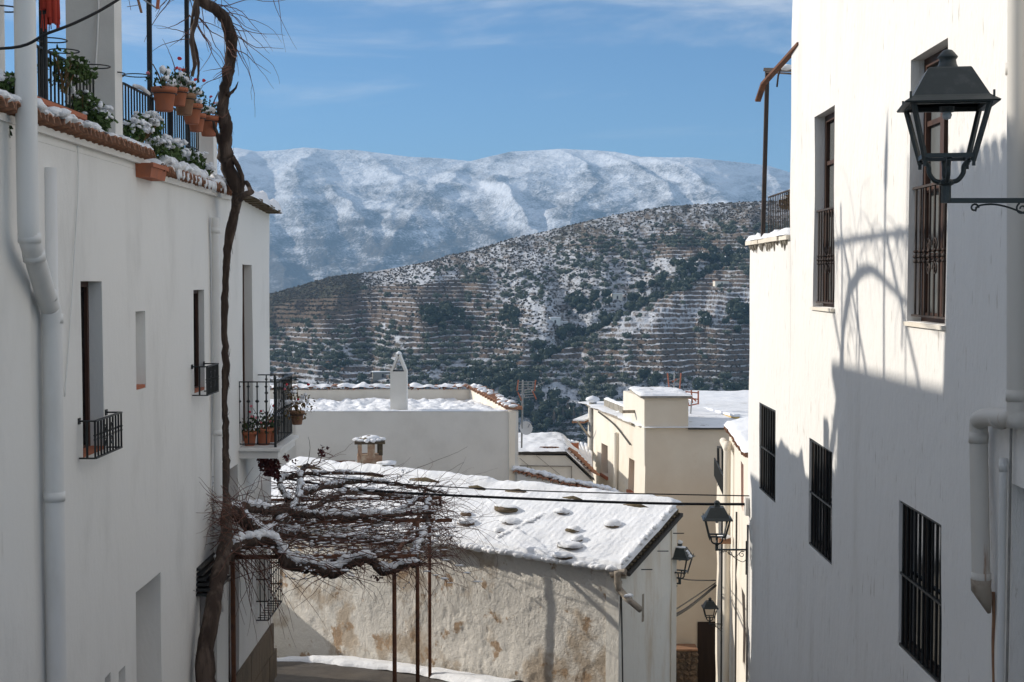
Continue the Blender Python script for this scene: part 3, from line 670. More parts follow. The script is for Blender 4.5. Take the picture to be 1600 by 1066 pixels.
# ================================================================== LEFT HOUSE (long white facade, in shade)
LH = thing('white_house', 'long white plastered house in shade on the left with tile eave and small barred windows', 'house', (LWX - .5, 14, -5.3))
def lz(px_, py_): return LW(px_, py_).z
def ly(px_): return LW(px_, 436).y
b = MB(); ETOP = 1.02
h_ = [(ly(127), ly(160), -1.46, lz(127, 440), .16), (ly(210.5), ly(225), lz(225, 606), lz(210, 487), .09),
      (ly(303), ly(318), lz(303, 615), lz(303, 453), .10), (ly(378), ly(394), -2.18, lz(378, 413), .15),
      (ly(207), ly(246), -5.9, -2.92, .30), (ly(155), ly(165), -5.9, -3.42, .10), (ly(179), ly(190), -5.9, -3.50, .08),
      (ly(306), ly(334), -6.2, -3.42, .25), (ly(352), ly(368), -6.4, -2.35, .16), (ly(396), ly(414), -4.62, -3.78, .2)]
wall_slab(b, LF, 6.0, 20.55, -9, ETOP, h_, thick=.45)
b.box(LF, 6.0, 20.5, -9, -.452, -9, ETOP - .02)
part('wall', b, M['plaster'], LH)
# upper storey strip of parapet that lifts the eave on the near side
b = MB(); wall_slab(b, LF, 6.0, 13.75, ETOP + .002, 1.13, thick=.3); part('parapet', b, M['plaster'], LH)
# brown stone dado of the far end
b = MB()
for k in range(7):
    for j in range(3):
        u0 = 16.3 + k * .6 + (.2 if j % 2 else 0); z1 = -5.0 - j * .42 + (.0)
        if 18.9 < u0 < 0: continue
        q = MB().box(LF, u0, u0 + .585, .004, .035 + random.uniform(0, .008), z1 - .405, z1); part('dado_slab', q, M['dado'], LH)
# window frames and details in the openings
def simple_window(ua, ub, za, zb, depth, label, wood='wood'):
    fb = MB(); e = .045
    for (a, bb, c, d) in ((ua, ua + e, za, zb), (ub - e, ub, za, zb), (ua + e, ub - e, za, za + e), (ua + e, ub - e, zb - e, zb)): fb.box(LF, a, bb, -depth + .003, -depth + .04, c, d)
    w_ = part('window', fb, M[wood], LH, label=label); q = MB().box(LF, ua + e, ub - e, -depth + .008, -depth + .013, za + e, zb - e); part('pane', q, M['glass'], w_); return w_
simple_window(*h_[0][:4], .16, 'tall narrow window over the nearest iron balconette')
simple_window(*h_[2][:4], .10, 'small window over the far iron balconette')
simple_window(*h_[3][:4], .15, 'tall balcony door above the potted plants')
for hh in (h_[0], h_[2], h_[1]):
    q = MB().box(LF, hh[0] + .003, hh[1] - .003, -hh[4] + .01, .0, hh[2] + .001, hh[2] + .03); part('window_sill', q, M['terracotta'], LH)
q = MB().box(LF, h_[7][0] + .02, h_[7][1] - .02, -.24, -.19, -6.2, -3.45); dr = part('door', q, M['wood'], LH, label='brown wooden door under the black slatted hood')
q = MB().box(LF, h_[8][0] + .02, h_[8][1] - .02, -.155, -.11, -6.4, -2.4); part('door', q, M['wood'], LH, label='narrow brown door behind the vine trunk')
b = MB().box(LF, ly(353) + .02, ly(353) + .07, .02, .07, -5.4, -3.2); part('door_post', b, M['rust'], LH)
# eave: tiles project over the street, snow on them
eave_tiles(LH, LF, 7.0, 13.6, 1.14, .165, .165, slope=.16)
eave_tiles(LH, LF, 13.75, 17.75, 1.04, .16, .150, slope=.16)
b = MB(); b.box(LF, 6.5, 13.65, .004, .045, 1.075, 1.128); b.box(LF, 13.75, 17.7, .004, .045, .97, 1.028); part('eave_ledge', b, M['plaster'], LH)
def es(u0, u1, z, seed):
    b = MB(); snow_sheet(b, lambda s_, t_, h: LF.p(u0 + (u1 - u0) * s_, .10 - .36 * t_, z + .03 + h + .05 * t_ + .028 * abs(math.sin((u0 + (u1 - u0) * s_) * math.pi / .15))), int((u1 - u0) * 24), 8, .04, .06, .8, fu=u1 - u0, fv=.36, sc=5, seed=seed); return b
for k, (a, bb, z) in enumerate(((7.0, 10.9, 1.17), (11.05, 12.0, 1.17), (12.4, 13.6, 1.17), (13.8, 17.7, 1.07))): part('snow', es(a, bb, z, k + 2), M['snow'], LH, smooth=True)
# far end: a slate-like eave with snow, sticking out at the corner
FE = []
b = MB()
for k in range(9):
    u = 18.15 + k * .26; q = MB().box(LF, u, u + .25, -.6, .17 + random.uniform(-.02, .03), 1.03 - (k * .012), 1.075 - k * .012); part('eave_slab', q, M['mosstone'], LH)
b = MB(); snow_sheet(b, lambda s_, t_, h: LF.p(18.15 + 2.4 * s_, .20 - .80 * t_, 1.05 - .11 * s_ + h + .10 * t_), 40, 14, .15, .09, .8, fu=2.4, fv=.8, sc=3, seed=33); part('snow', b, M['snow'], LH, smooth=True)
# terrace: piers, porch roof, railings' planters
def pier(u0, u1, d0, d1, z0, z1, mt='plaster'): return MB().box(LF, u0, u1, d0, d1, z0, z1)
part('pier', pier(12.73, 12.97, -.46, -.03, 1.0, 3.62), M['greywall'], LH, label='tall white terrace pier with a thin white conduit')
part('pier', pier(9.2, 9.98, -.55, -.03, 1.0, 3.62), M['plaster'], LH)
part('pier', pier(16.95, 17.15, -.24, -.04, 1.0, 1.75), M['plaster'], LH, label='low white pier at the end of the railing')
b = MB(); b.box(LF, 6.0, 12.98, -5.0, .04, 3.62, 3.85); part('porch_roof', b, M['plaster'], LH)
eave_tiles(LH, LF, 8.0, 13.0, 3.86, .2, .178, slope=.25)
b = MB(); b.box(LF, 6.0, 9.7, -5, -1.2, 1.0, 3.61); part('upper_wall', b, M['plaster'], LH)
q = tube_path([LF.p(12.69, -.36, 3.3), LF.p(12.69, -.22, 2.95), LF.p(12.69, -.16, 2.6), LF.p(12.70, -.17, 2.2), LF.p(12.69, -.2, 1.75)]); part('conduit', MB().tube(q, .011, 6), M['pipe'], LH, smooth=True)

# hanging cord and hairline cable on the wall
for (x0, y0, x1, y1, x2, y2) in ((121, 207, 117, 380, 101, 620), (332, 345, 333, 450, 330, 780)):
    pts = tube_path([LW(x0, y0, .012), LW((x0 + x1) / 2 + 3, (y0 + y1) / 2, .012), LW(x1, y1, .012), LW((x1 + x2) / 2 + 1, (y1 + y2) / 2, .012), LW(x2, y2, .012)])
    part('cord', MB().tube(pts, .005, 5), M['pipe'], LH, smooth=True)

# neighbour at the very near left: slightly proud wall
NH = thing('neighbour_house', 'white shaded house at the left edge of the picture, left of the crooked downpipe', 'house', (LWX - .4, 6, -4))
b = MB(); wall_slab(b, Fr((LWX + .02, 0, 0), (0, 1, 0), (1, 0, 0)), 1.5, 10.28, -7, 1.10, thick=.3); part('wall', b, M['plaster'], NH)

# downpipes
def pipe(name, pts, r, label, m='pipe', joints=(), closed=True):
    t = thing(name, label, 'downpipe', tuple(pts[-1]))
    part('pipe', MB().tube(tube_path(pts, 6), r, 16), M[m], t, smooth=True)
    for q, nrm in joints:
        q = V(q); nrm = V(nrm).normalized(); part('pipe_joint', MB().tube([q - nrm * .035, q + nrm * .035], r * 1.07, 16), M[m], t, smooth=True)
    return t
d_ = .09
top = LW(42, -60, d_ + .08)
pp = [V((LWX + .16, 9.84, 3.5)), V((LWX + .16, 9.84, 1.2)), V((LWX + .16, 9.84, .6)), LW(45, 365, d_ + .07), LW(52, 395, d_ + .06), LW(74, 470, d_), LW(81, 500, d_), LW(83, 640, d_), V((LWX + d_, LW(83, 640, d_).y, -4.9))]
pipe('crooked_downpipe', pp, .073, 'thick white crooked downpipe on the left, bending halfway down the shaded wall', joints=[(LW(46, 372, d_ + .07), (0, .05, -1)), (LW(53, 400, d_ + .06), (0, .3, -1)), (LW(72, 462, d_), (0, .3, -1)), (LW(82, 498, d_), (0, 0, -1)), (V((LWX + d_, pp[-1].y, -1.62)), (0, 0, -1)), (V((LWX + d_, pp[-1].y, -3.35)), (0, 0, -1)), (V((LWX + .16, 9.84, 1.95)), (0, 0, -1))])
p0 = LW(74, 262, .01); q = MB().tube([V((LWX + .005, p0.y + .02, p0.z)), V((LWX + .005, p0.y + .02, -5.1))], .065, 14)
solo('old_pipe_casing', q, M['pipe'], 'flat plastered-over pipe casing on the wall behind the crooked downpipe', 'pipe casing', smooth=True)
p0 = LW(337, 340, .07); pipe('far_downpipe', [p0, p0 + V((0, 0, -.5)), p0 + V((0, 0, -3)), p0 + V((0, 0, -4.6))], .05, 'slim white downpipe beside the vine trunk on the shaded wall', joints=[(p0 + V((0, 0, -.15)), (0, 0, 1)), (p0 + V((0, 0, -2.5)), (0, 0, 1))])

# iron balconettes
def balconette(ua, ub, ztop, zbot, dout, label, knobs, nb):
    t = thing('iron_balconette', label, 'balcony rail', tuple(LF.p((ua + ub) / 2, 0, zbot)), 'small iron balconettes of the left house')
    c = [LF.p(ua, 0, ztop), LF.p(ua, dout, ztop), LF.p(ub, dout, ztop), LF.p(ub, 0, ztop)]
    b = MB()
    for a, e in zip(c, c[1:]): b.beam(a, e, .026, .012)
    part('top_rail', b, M['iron'], t); b = MB(); dz = V((0, 0, zbot - ztop))
    for a, e in zip(c, c[1:]): b.beam(a + dz, e + dz, .022, .012)
    part('bottom_rail', b, M['iron'], t)
    me = bar_mesh(ztop - zbot, .009, knobs); mz = bar_mesh(ztop - zbot, .010, ())
    for i in range(nb + 1):
        u = ua + (ub - ua) * i / nb; inst(me, 'bar', t, LF.p(u, dout, zbot))
    for i, u in enumerate(((ua + ub) / 2 - .1, (ua + ub) / 2 + .1)):
        for s_ in (-1, 1):
            zc = (ztop + zbot) / 2 + s_ * .055; b = MB().tube(scroll_pts(LF.p(u, dout, zc), .045, 0, 1.2, (0, 1, 0), (0, 0, 1), 14, .3), .006, 5); part('scroll', b, M['iron'], t)
    for s_ in (.5,): inst(mz, 'bar', t, LF.p(ua, dout * .5, zbot))
    for p in (c[0], c[3]): part('wall_plate', MB().cbox(p + V((.004, 0, 0)), .01, .05, .05), M['iron'], t)
    return t
kn = [(.15, .005), (.185, .006)]
balconette(11.45, 12.22, lz(150, 655) + .03, -1.45, .13, 'nearest small black iron balconette, under the wide dark window', kn, 9)
balconette(ly(302) - .1, 16.12, -.96, lz(303, 617), .16, 'far small black iron balconette, left of the slim downpipe', [(.14, .005), (.17, .006)], 8)

# real balcony with slab
BT = thing('iron_balcony', 'black iron balcony with white slab and potted plants, far end of left house', 'balcony', tuple(LF.p(18.8, 0, -2.3)))
b = MB(); b.box(LF, 18.15, 19.6, .004, .50, -2.30, -2.20); b.box(LF, 18.10, 19.65, .004, .54, -2.20, -2.165); part('slab', b, M['plaster'], BT)
zt, zb_ = -1.32, -2.12
for a, e, n in ((LF.p(18.2, 0, zt), LF.p(18.2, .46, zt), 4), (LF.p(18.2, .46, zt), LF.p(19.55, .46, zt), 11), (LF.p(19.55, .46, zt), LF.p(19.55, 0, zt), 4)):
    part('top_rail', MB().beam(a, e, .032, .014), M['iron'], BT); part('bottom_rail', MB().beam(a + V((0, 0, zb_ - zt)), e + V((0, 0, zb_ - zt)), .024, .014), M['iron'], BT)
    me = bar_mesh(zt - zb_, .009, [(.28, .016), (.55, .016), (.74, .012)] if n == 4 else [(.4, .014)])
    for i in range(n): inst(me, 'bar', BT, a.lerp(e, i / n) + V((0, 0, zb_ - zt)))
b = MB(); b.beam(LF.p(18.2, .46, zb_ - .04), LF.p(18.2, .46, zt + .06), .03); part('corner_post', b, M['iron'], BT)
for k in range(2):
    part('pot_ring', MB().tube(scroll_pts(LF.p(18.7 + .5 * k, .58, zt - .01), .11, 0, 1, (1, 0, 0), (0, 1, 0), 20, 1), .005, 5), M['iron'], BT)

# ---- pots and plants
POTB = [(.068, 0), (.072, .01), (.098, .165), (.112, .168), (.115, .205), (.106, .208), (.100, .19), (.03, .185)]
def flowerpot(loc, sc, label, group, m='terracotta', plant=True, cat='flowerpot', flowers=4, snow=True, fol='leaf_dark', rot=0, tilt=0, hang=False, spread=1.0, leaves=90):
    t = thing('flowerpot', label, cat, tuple(loc), group)
    part('pot', MB().lathe([(r * sc, z * sc) for r, z in POTB], loc, 20), M[m], t, smooth=False)
    for p in t.children[0].data.polygons: p.use_smooth = True
    b = MB(); top_ = V(loc) + V((0, 0, .20 * sc)); b.lathe([(.001, .178 * sc), (.10 * sc, .180 * sc)], loc, 12); part('soil', b, M['stone'], t)
    if plant:
        b = MB(); foliage(b, top_ + V((0, 0, .07 * sc)), .15 * sc * spread, leaves, .045, .7)
        fb = part('foliage', b, M[fol], t)
        b = MB()
        for k in range(6):
            q = random.random() * 6.28; e = top_ + V((math.cos(q) * .10 * sc * spread, math.sin(q) * .10 * sc * spread, random.uniform(.08, .24) * sc * spread)); b.tube([top_ - V((0, 0, .03)), (top_ + e) / 2 + V((0, 0, .02)), e], [.006, .005, .003], 5)
        part('stem', b, M['leaf_dry'], t)
        for k in range(flowers):
            q = random.random() * 6.28; c = top_ + V((math.cos(q) * .12 * sc * spread, math.sin(q) * .12 * sc * spread, random.uniform(.07, .24) * sc * spread))
            part('flower', MB().blob(c, .02, .02, .016, 7, 4, .5), M['flower' if random.random() < .5 else 'pinkf'], t)
        if snow:
            b = MB()
            for k in range(7):
                q = random.random() * 6.28; rr = random.uniform(0, .11) * sc * spread; b.blob(top_ + V((math.cos(q) * rr, math.sin(q) * rr, random.uniform(.03, .15) * sc * spread)), random.uniform(.025, .06) * sc, random.uniform(.025, .06) * sc, random.uniform(.018, .035) * sc, 8, 5, .5)
            part('snow', b, M['snow'], t, smooth=True)
    if hang:
        part('pot_ring', MB().tube(scroll_pts(V(loc) + V((0, 0, .15 * sc)), .108 * sc, 0, 1, (1, 0, 0), (0, 1, 0), 20, 1), .005, 5), M['iron'], t)
    return t
random.seed(31)
flowerpot(LF.p(18.5, .26, -2.165), 1.05, 'terracotta pot with red flowers on the floor of the far balcony', None, leaves=150, spread=1.4, snow=False, flowers=6)
flowerpot(LF.p(18.42, .09, -2.165), .9, 'brown pot half hidden behind the balcony door jamb', None, leaves=90, spread=1.5, snow=False, flowers=1)
flowerpot(LF.p(18.85, .30, -2.165), .95, 'terracotta pot behind the corner post of the far balcony', None, leaves=90, spread=1.2, snow=False, flowers=2)
flowerpot(LF.p(19.0, .62, -1.95), .9, 'pot with a snowy bushy plant hung outside the far balcony', None, 'terracotta_old', leaves=170, spread=2.1, fol='leaf_dry', snow=True, hang=True)
# hanging pots on the terrace rail
random.seed(77)
HP = [(257, 174, 1.0, 'terracotta', 'biggest hanging terracotta pot, leftmost of the row on the terrace rail'),
      (279, 166, .8, 'terracotta', 'small hanging terracotta pot, second from the left on the terrace rail'),
      (288, 180, .95, 'terracotta_old', 'pale weathered hanging clay pot, third from the left'),
      (300, 194, .92, 'terracotta', 'hanging terracotta pot right of the pale weathered one, with a red flower above'),
      (307, 206, .85, 'terracotta', 'second lowest hanging terracotta pot, tucked behind its neighbours'),
      (326, 213, .98, 'terracotta', 'lowest hanging terracotta pot, rightmost of the row beside the vine trunk')]
ys_ = [14.15, 14.7, 14.85, 15.5, 15.9, 16.4]
for (x, y, sc, m_, lab), Yp in zip(HP, ys_):
    p = P(x, y, Yp); flowerpot(p, sc * 1.12, lab, None, m_, flowers=3, snow=True, hang=True, leaves=100, spread=1.15)
# rings for absent pots
for k, (x, y, Yp) in enumerate(((5, 14, 9.9), (80, 63, 11.2), (100, 80, 11.7), (150, 104, 12.5), (174, 115, 12.9), (214, 118, 13.8))):
    p = P(x, y, Yp); t = thing('pot_ring_holder', 'empty black wire pot ring ' + ['at the left edge beyond the downpipe', 'beside the red parasol pole', 'right of the red parasol pole', 'upper one in front of the grey pier', 'lower one overlapping the corner of the grey pier', 'just right of the white pier above the railing'][k], 'pot ring', tuple(p))
    part('ring', MB().tube(scroll_pts(p, .12, 0, 1, (1, 0, 0), (0, 1, 0), 26, 1), .0055, 6), M['iron'], t, smooth=True)
    part('arm', MB().beam(p + V((-.12, 0, 0)), p + V((-.2, .0, -.04)), .012), M['iron'], t)

# terrace railings, sitting behind the tiles
rt = thing('terrace_railing', 'near black terrace railing with creeper, left of the white pier', 'railing', (-3.72, 12, 1.45)); 
railing(rt, (-3.7, 11.1, 1.81), (-3.7, 12.85, 1.81), 1.42, .095, .009)
rt2 = thing('terrace_railing', 'far black terrace railing behind the hanging flowerpots', 'railing', (-3.72, 15, 1.45))
railing(rt2, (-3.7, 13.6, 1.86), (-3.7, 16.85, 1.86), 1.32, .105, .009); part('middle_rail', MB().beam((-3.7, 13.6, 1.52), (-3.7, 16.85, 1.52), .012), M['iron'], rt2)
part('snow', MB().tube(tube_path([(-3.7, 14.0, 1.885), (-3.69, 14.25, 1.9), (-3.7, 14.6, 1.88)]), [.01] + [.022] * 15 + [.01], 7), M['snow'], rt2, smooth=True)
part('post', MB().beam((-3.7, 15.5, 1.12), (-3.7, 15.5, 1.86), .04), M['iron'], rt2)
# pergola frame of the terrace: three posts and the beams they carry
pg = thing('terrace_pergola', 'black steel posts rising from the terrace rail to a vine beam', 'pergola', (-3.75, 14, 1.2))
for yy in (11.43, 14.79, 16.5): part('post', MB().beam((-3.74, yy, 1.1), (-3.74, yy, 3.95), .045), M['iron'], pg)
part('finial', MB().lathe([(.03, 3.95), (.06, 4.05), (.055, 4.3), (.0, 4.7)], (-3.74, 14.79, 0), 8), M['iron'], pg)
part('beam', MB().beam((-3.74, 13.0, 3.6), (-3.74, 17.6, 3.6), .05), M['iron'], pg)
for yy in (14.79, 16.5, 17.5): part('cross_beam', MB().beam((-3.74, yy, 3.65), (-6.4, yy, 3.65), .045), M['iron'], pg)
part('post', MB().beam((-6.35, 17.5, 1.0), (-6.35, 17.5, 3.9), .045), M['iron'], pg)
# closed red parasol
pr = thing('closed_parasol', 'closed red parasol with frayed edge behind the near terrace rail', 'parasol', (-3.9, 10.9, 1.0))
q = P(78, 0, 10.9); part('pole', MB().tube([V((q.x - .04, 10.9, 1.0)), V((q.x - .04, 10.9, 3.5))], .018, 8), M['iron'], pr)
b = MB()
for k in range(9):
    a0 = 2 * math.pi * k / 9; b.tube([V((q.x, 10.9, 3.4)), V((q.x + .03 * math.cos(a0), 10.9 + .03 * math.sin(a0), 2.8)), V((q.x + .055 * math.cos(a0), 10.9 + .055 * math.sin(a0), 1.98 + random.uniform(-.05, .07)))], [.02, .028, .022], 7)
part('canopy', b, M['redcloth'], pr, smooth=True)
b = MB()
for k in range(26): a0 = random.random() * 6.28; c = V((q.x + .06 * math.cos(a0), 10.9 + .06 * math.sin(a0), 2.0)); b.tube([c, c + V((random.uniform(-.01, .01), 0, -random.uniform(.06, .14)))], .004, 3)
part('fringe', b, M['redcloth'], pr)

# rooftop aerial above the terrace
an = thing('rooftop_aerial', 'orange-tipped television aerial high above the terrace at the top edge', 'aerial', (-4.3, 14, 1.1))
q = P(222, -10, 14.2); part('mast', MB().tube([V((q.x - .3, 14.2, 1.0)), V((q.x - .3, 14.2, 4.3))], .015, 6), M['alu'], an)
for k in range(5):
    z = q.z - .13 + k * .07; part('rod', MB().tube([V((q.x - .15, 14.2, z)), V((q.x + .0, 14.15, z + .01))], .004, 4), M['alu'], an)
part('reflector_side', MB().beam(P(208, -30, 14.2), P(221, 20, 14.2), .03, .02), M['terracotta_old'], an)
part('reflector_side', MB().beam(P(250, -30, 14.1), P(246, 14, 14.1), .03, .02), M['orange'], an); part('boom', MB().beam(P(222, -2, 14.2), P(246, 14, 14.1), .012), M['alu'], an)

# terracotta planters and plants on the ledge
def planter(u0, u1, d, z, h, label):
    t = thing('planter_box', label, 'planter', tuple(LF.p((u0 + u1) / 2, d, z)))
    b = MB(); w0, w1 = .07, .095
    b.hexa([LF.p(u, d + s_ * w_, zz) for zz, w_, e in ((z, w0, .02), (z + h, w1, 0)) for u, s_ in ((u0 + e, -1), (u1 - e, -1), (u1 - e, 1), (u0 + e, 1))]); part('box', b, M['terracotta'], t)
    b = MB()
    for s_ in (-1, 1): b.box(LF, u0 - .012, u1 + .012, d + s_ * .095 - .012, d + s_ * .095 + .012, z + h - .035, z + h + .004)
    part('rim', b, M['terracotta'], t); return t
planter(10.45, 11.75, -.10, 1.17, .17, 'long terracotta planter under the near terrace railing')
planter(13.3, 13.9, .055, .95, .13, 'short terracotta planter hung on the wall where the eave steps down')
random.seed(91)
def ledge_plant(px_, py_, Yd, r, n, label, sn=6, m='leaf', ls=.055, sq=.8):
    c = P(px_, py_, Yd); r *= 1.22; n = int(n * 1.9); t = thing('ledge_plant', label, 'plant', tuple(c - V((0, 0, r * .6))))
    b = MB()
    for k in range(4): foliage(b, c + V((random.uniform(-.4, .4) * r, random.uniform(-1.4, 1.4) * r, random.uniform(-.3, .3) * r)), r * random.uniform(.6, .9), n // 4, ls, sq)
    part('foliage', b, M[m], t)
    b = MB()
    for k in range(7): b.tube([c - V((0, random.uniform(-.5, .5) * r, r)), c + V((random.uniform(-.5, .5) * r, random.uniform(-1, 1) * r, random.uniform(-.2, .6) * r))], .006, 4)
    part('stem', b, M['leaf_dry'], t)
    if sn:
        b = MB()
        for k in range(sn * 5): b.blob(c + V((random.uniform(-.6, .8) * r, random.uniform(-1.5, 1.5) * r, random.uniform(.1, .8) * r)), random.uniform(.015, .045), random.uniform(.02, .055), random.uniform(.012, .028), 7, 5, .7)
        part('snow', b, M['snow'], t, smooth=True)
for a in ((12, 135, 9.95, .11, 150, 'small-leaved plant on the tiles at the left edge', 3), (100, 108, 11.6, .16, 170, 'green creeper climbing the near terrace railing', 0), (128, 165, 12.2, .13, 170, 'leafy plant at the foot of the near railing', 2),
          (153, 190, 12.3, .12, 150, 'plant spilling over the eave beside the grey pier', 4), (148, 215, 12.1, .075, 120, 'green creeper hanging lowest over the eave tiles', 0), (212, 210, 13.5, .12, 170, 'snow-topped plant just right of the white pier', 8),
          (230, 195, 14.0, .11, 150, 'snow-capped bush against the far railing', 9), (246, 232, 14.1, .13, 160, 'snowy plant above the short planter', 9), (272, 240, 14.8, .13, 160, 'snowy plant in the middle of the far ledge', 10), (298, 252, 15.5, .12, 150, 'snow-laden plant near the end of the railing', 9), (322, 266, 16.4, .09, 110, 'last small plant on the ledge by the vine trunk', 3)):
    ledge_plant(*a[:6], sn=a[6] if len(a) > 6 else 5)
b = MB(); pts = tube_path([P(0, 165, 9.9), P(6, 190, 9.9), P(8, 210, 9.9), P(2, 232, 9.9)]); b.tube(pts, .004, 4)
for q in pts: 
    for k in range(2): b.leaf(q + V((random.uniform(-.04, .04), 0, random.uniform(-.03, .03))), .05)
solo('hanging_ivy', b, M['leaf_dark'], 'strand of ivy hanging from the tiles at the left edge', 'plant')
# thick snow clumps dripping over the far tiles
b = MB()
for k in range(34):
    u = random.uniform(8.6, 13.4); b.blob(LF.p(u, random.uniform(.06, .15), 1.225 + random.uniform(-.02, .02)), .06, .09, random.uniform(.02, .04), 9, 5, .6)
for k in range(60):
    u = random.uniform(14.0, 17.6); b.blob(LF.p(u, random.uniform(-.02, .13), 1.12 + random.uniform(-.02, .05)), .07, .09, random.uniform(.03, .06), 9, 5, .6)
for k in range(40):
    u = random.uniform(14.2, 17.3); z = 1.07; b.tube([LF.p(u, .14, z + .02), LF.p(u, .15, z - .03), LF.p(u, .15, z - random.uniform(.05, .1))], [.02, .014, .003], 6)
part('snow', b, M['snow'], LH, smooth=True, label='thick snow dripping over the far tiles', kind='stuff')

# ================================================================== RIGHT BUILDING (sunlit)
RH = thing('white_building', 'tall sunlit white building on the right with barred windows', 'house', (3.3, 12, -5))
def ry(px_): r = ray(px_, 436); k = 3.0 / (r.x - RS * r.y); return k * r.y
def rz(px_, py_): return RW(px_, py_).z
rh = [(ry(1478), ry(1419), rz(1419, 502), 1.72, .17), (ry(1303), ry(1271), rz(1272, 479), 1.70, .17),
      (ry(1477), ry(1410), -2.97, -1.78, .09), (ry(1304), ry(1267), -2.84, -1.70, .09), (ry(1213), ry(1188), -2.73, -1.60, .09),
      (7.2, ry(1587), -4.2, rz(1587, 758), .14)]
b = MB(); wall_slab(b, RF, 6.2, 16.32, -12, 5.0, rh[:4] + rh[5:], thick=.5, w=.014); part('wall', b, M['plaster_r'], RH)
LOWTOP = rz(1175, 383)
b = MB(); wall_slab(b, RF, 16.325, 19.3, -12, LOWTOP, [rh[4]], thick=6.0, w=.012)
part('wall', b, M['plaster_r'], RH)
b = MB(); b.box(RF, 6.2, 16.3, -7, -.502, -12, 4.98); part('inner_wall', b, M['plaster_r'], RH)
for hh, nb, lab in ((rh[2], 10, 'nearest and largest of the black barred lower windows'), (rh[3], 8, 'middle black barred lower window'), (rh[4], 7, 'farthest black barred lower window')):
    barred_window(RH, RF, *hh[:4], .09, nb, lab)
def tall_window(hh, lab, zr):
    ua, ub, za, zb, dp = hh; fb = MB(); e = .07
    for (a, c, d, f) in ((ua + .002, ua + e, za, zb), (ub - e, ub - .002, za, zb), (ua + e, ub - e, zb - e, zb - .002), (ua + e, ub - e, za + .002, za + e), ((ua + ub) / 2 - .05, (ua + ub) / 2 + .05, za + e, zb - e)):
        fb.box(RF, a, c, -dp + .003, -dp + .065, d, f)
    w_ = part('window', fb, M['wood'], RH, label=lab)
    for s_ in (0, 1):
        a = ua + e if s_ == 0 else (ua + ub) / 2 + .05; c = (ua + ub) / 2 - .05 if s_ == 0 else ub - e
        part('pane', MB().box(RF, a, c, -dp + .02, -dp + .026, za + e, zb - e), M['pane'], w_)
        for k in (1, 2, 3): zc = za + (zb - za) * k / 4; part('glazing_bar', MB().box(RF, a, c, -dp + .027, -dp + .055, zc - .02, zc + .02), M['wood'], w_)
    part('grille_rail', MB().box(RF, ua + .004, ub - .004, -.055, -.025, zr - .012, zr + .006), M['rustiron'], w_)
    part('grille_rail', MB().box(RF, ua + .004, ub - .004, -.055, -.025, za + .04, za + .055), M['rustiron'], w_)
    h = zr - za - .05; me = bar_mesh(h, .009, [(h * .42, .012), (h * .46, .015), (h * .5, .012)]); me.materials[0] = M['rustiron']
    for i in range(8): inst(me, 'grille_bar', w_, RF.p(ua + (ub - ua) * (i + .5) / 8, -.04, za + .05))
    for s_ in (-1, 1):
        for uu in (.42, .58): part('grille_scroll', MB().tube(scroll_pts(RF.p(ua + (ub - ua) * uu, -.04, za + h * .5 + s_ * .09), .06, 0, 1.3, (0, 1, 0), (0, 0, 1), 16, .25), .007, 5), M['rustiron'], w_)
    return w_
tall_window(rh[0], 'tall brown window behind the big lantern with iron grille below', rz(1440, 290)); tall_window(rh[1], 'narrow brown upper window with iron grille, left of the lantern', rz(1285, 327))
for hh in rh[:2]:
    part('window_sill', MB().box(RF, hh[0] - .02, hh[1] + .03, -.10, .03, hh[2] - .035, hh[2] - .003), M['cream'], RH)
part('door', MB().box(RF, 7.3, rh[5][1] - .02, -.137, -.10, -4.2, rh[5][3] - .02), M['greywall'], RH, label='grey metal door at the right edge')
# cornice and roof terrace of the lower far block
b = MB()
for k in range(6):
    u = 16.33 + k * .5; q = MB().box(RF, u, u + .49, -.3, .06 + random.uniform(-.01, .015), LOWTOP - .002, LOWTOP + .05); part('cornice_slab', q, M['cream'], RH)
q = MB().box(RF, 19.3, 19.36, -6, .05, LOWTOP, LOWTOP + .05); part('cornice_slab', q, M['mosstone'], RH)
b = MB(); snow_sheet(b, lambda s_, t_, h: RF.p(16.33 + 3.0 * s_, .07 - .5 * t_, LOWTOP + .05 + h), 50, 10, .07, .06, .7, fu=3, fv=.5, sc=4, seed=44); part('snow', b, M['snow'], RH, smooth=True)
b = MB()
for k in range(26):
    u = random.uniform(16.4, 19.2); b.tube([RF.p(u, .012, LOWTOP + .0), RF.p(u, .016, LOWTOP - .03), RF.p(u, .012, LOWTOP - random.uniform(.05, .13))], [.028, .02, .004], 6)
part('stain', b, M['concrete'], RH, label='dark drips under the cornice', kind='stuff')
tr = thing('roof_terrace_railing', 'black railing of the roof terrace on the right building, with dry plants', 'railing', tuple(RF.p(17.5, -.2, LOWTOP)))
z1 = rz(1187, 305); z1 = P(1187, 312, 18.3).z
railing(tr, RF.p(16.35, -.08, z1 + .03), RF.p(18.3, -.08, z1 + .03), LOWTOP + .10, .125, .006, m=M['rustiron'])
random.seed(8)
for j, u in enumerate((16.6, 17.1, 17.7)):
    c = RF.p(u, -.22, z1 + .04); t = thing('dry_plant', ['brown plant beside the wall on the right roof terrace', 'dry plant in the middle of the right terrace rail', 'low dry plant near the outer end of the right terrace rail'][j], 'plant', tuple(c - V((0, 0, .4))))
    b = MB(); foliage(b, c - V((0, 0, j * .06)), .17 - .03 * j, 170, .05, .9); part('foliage', b, M['leaf_dry'], t); b = MB()
    for k in range(5): b.blob(c + V((random.uniform(-.1, .1), random.uniform(-.1, .1), .05 - j * .05)), .035, .035, .02, 8, 5, .5)
    part('snow', b, M['snow'], t, smooth=True)
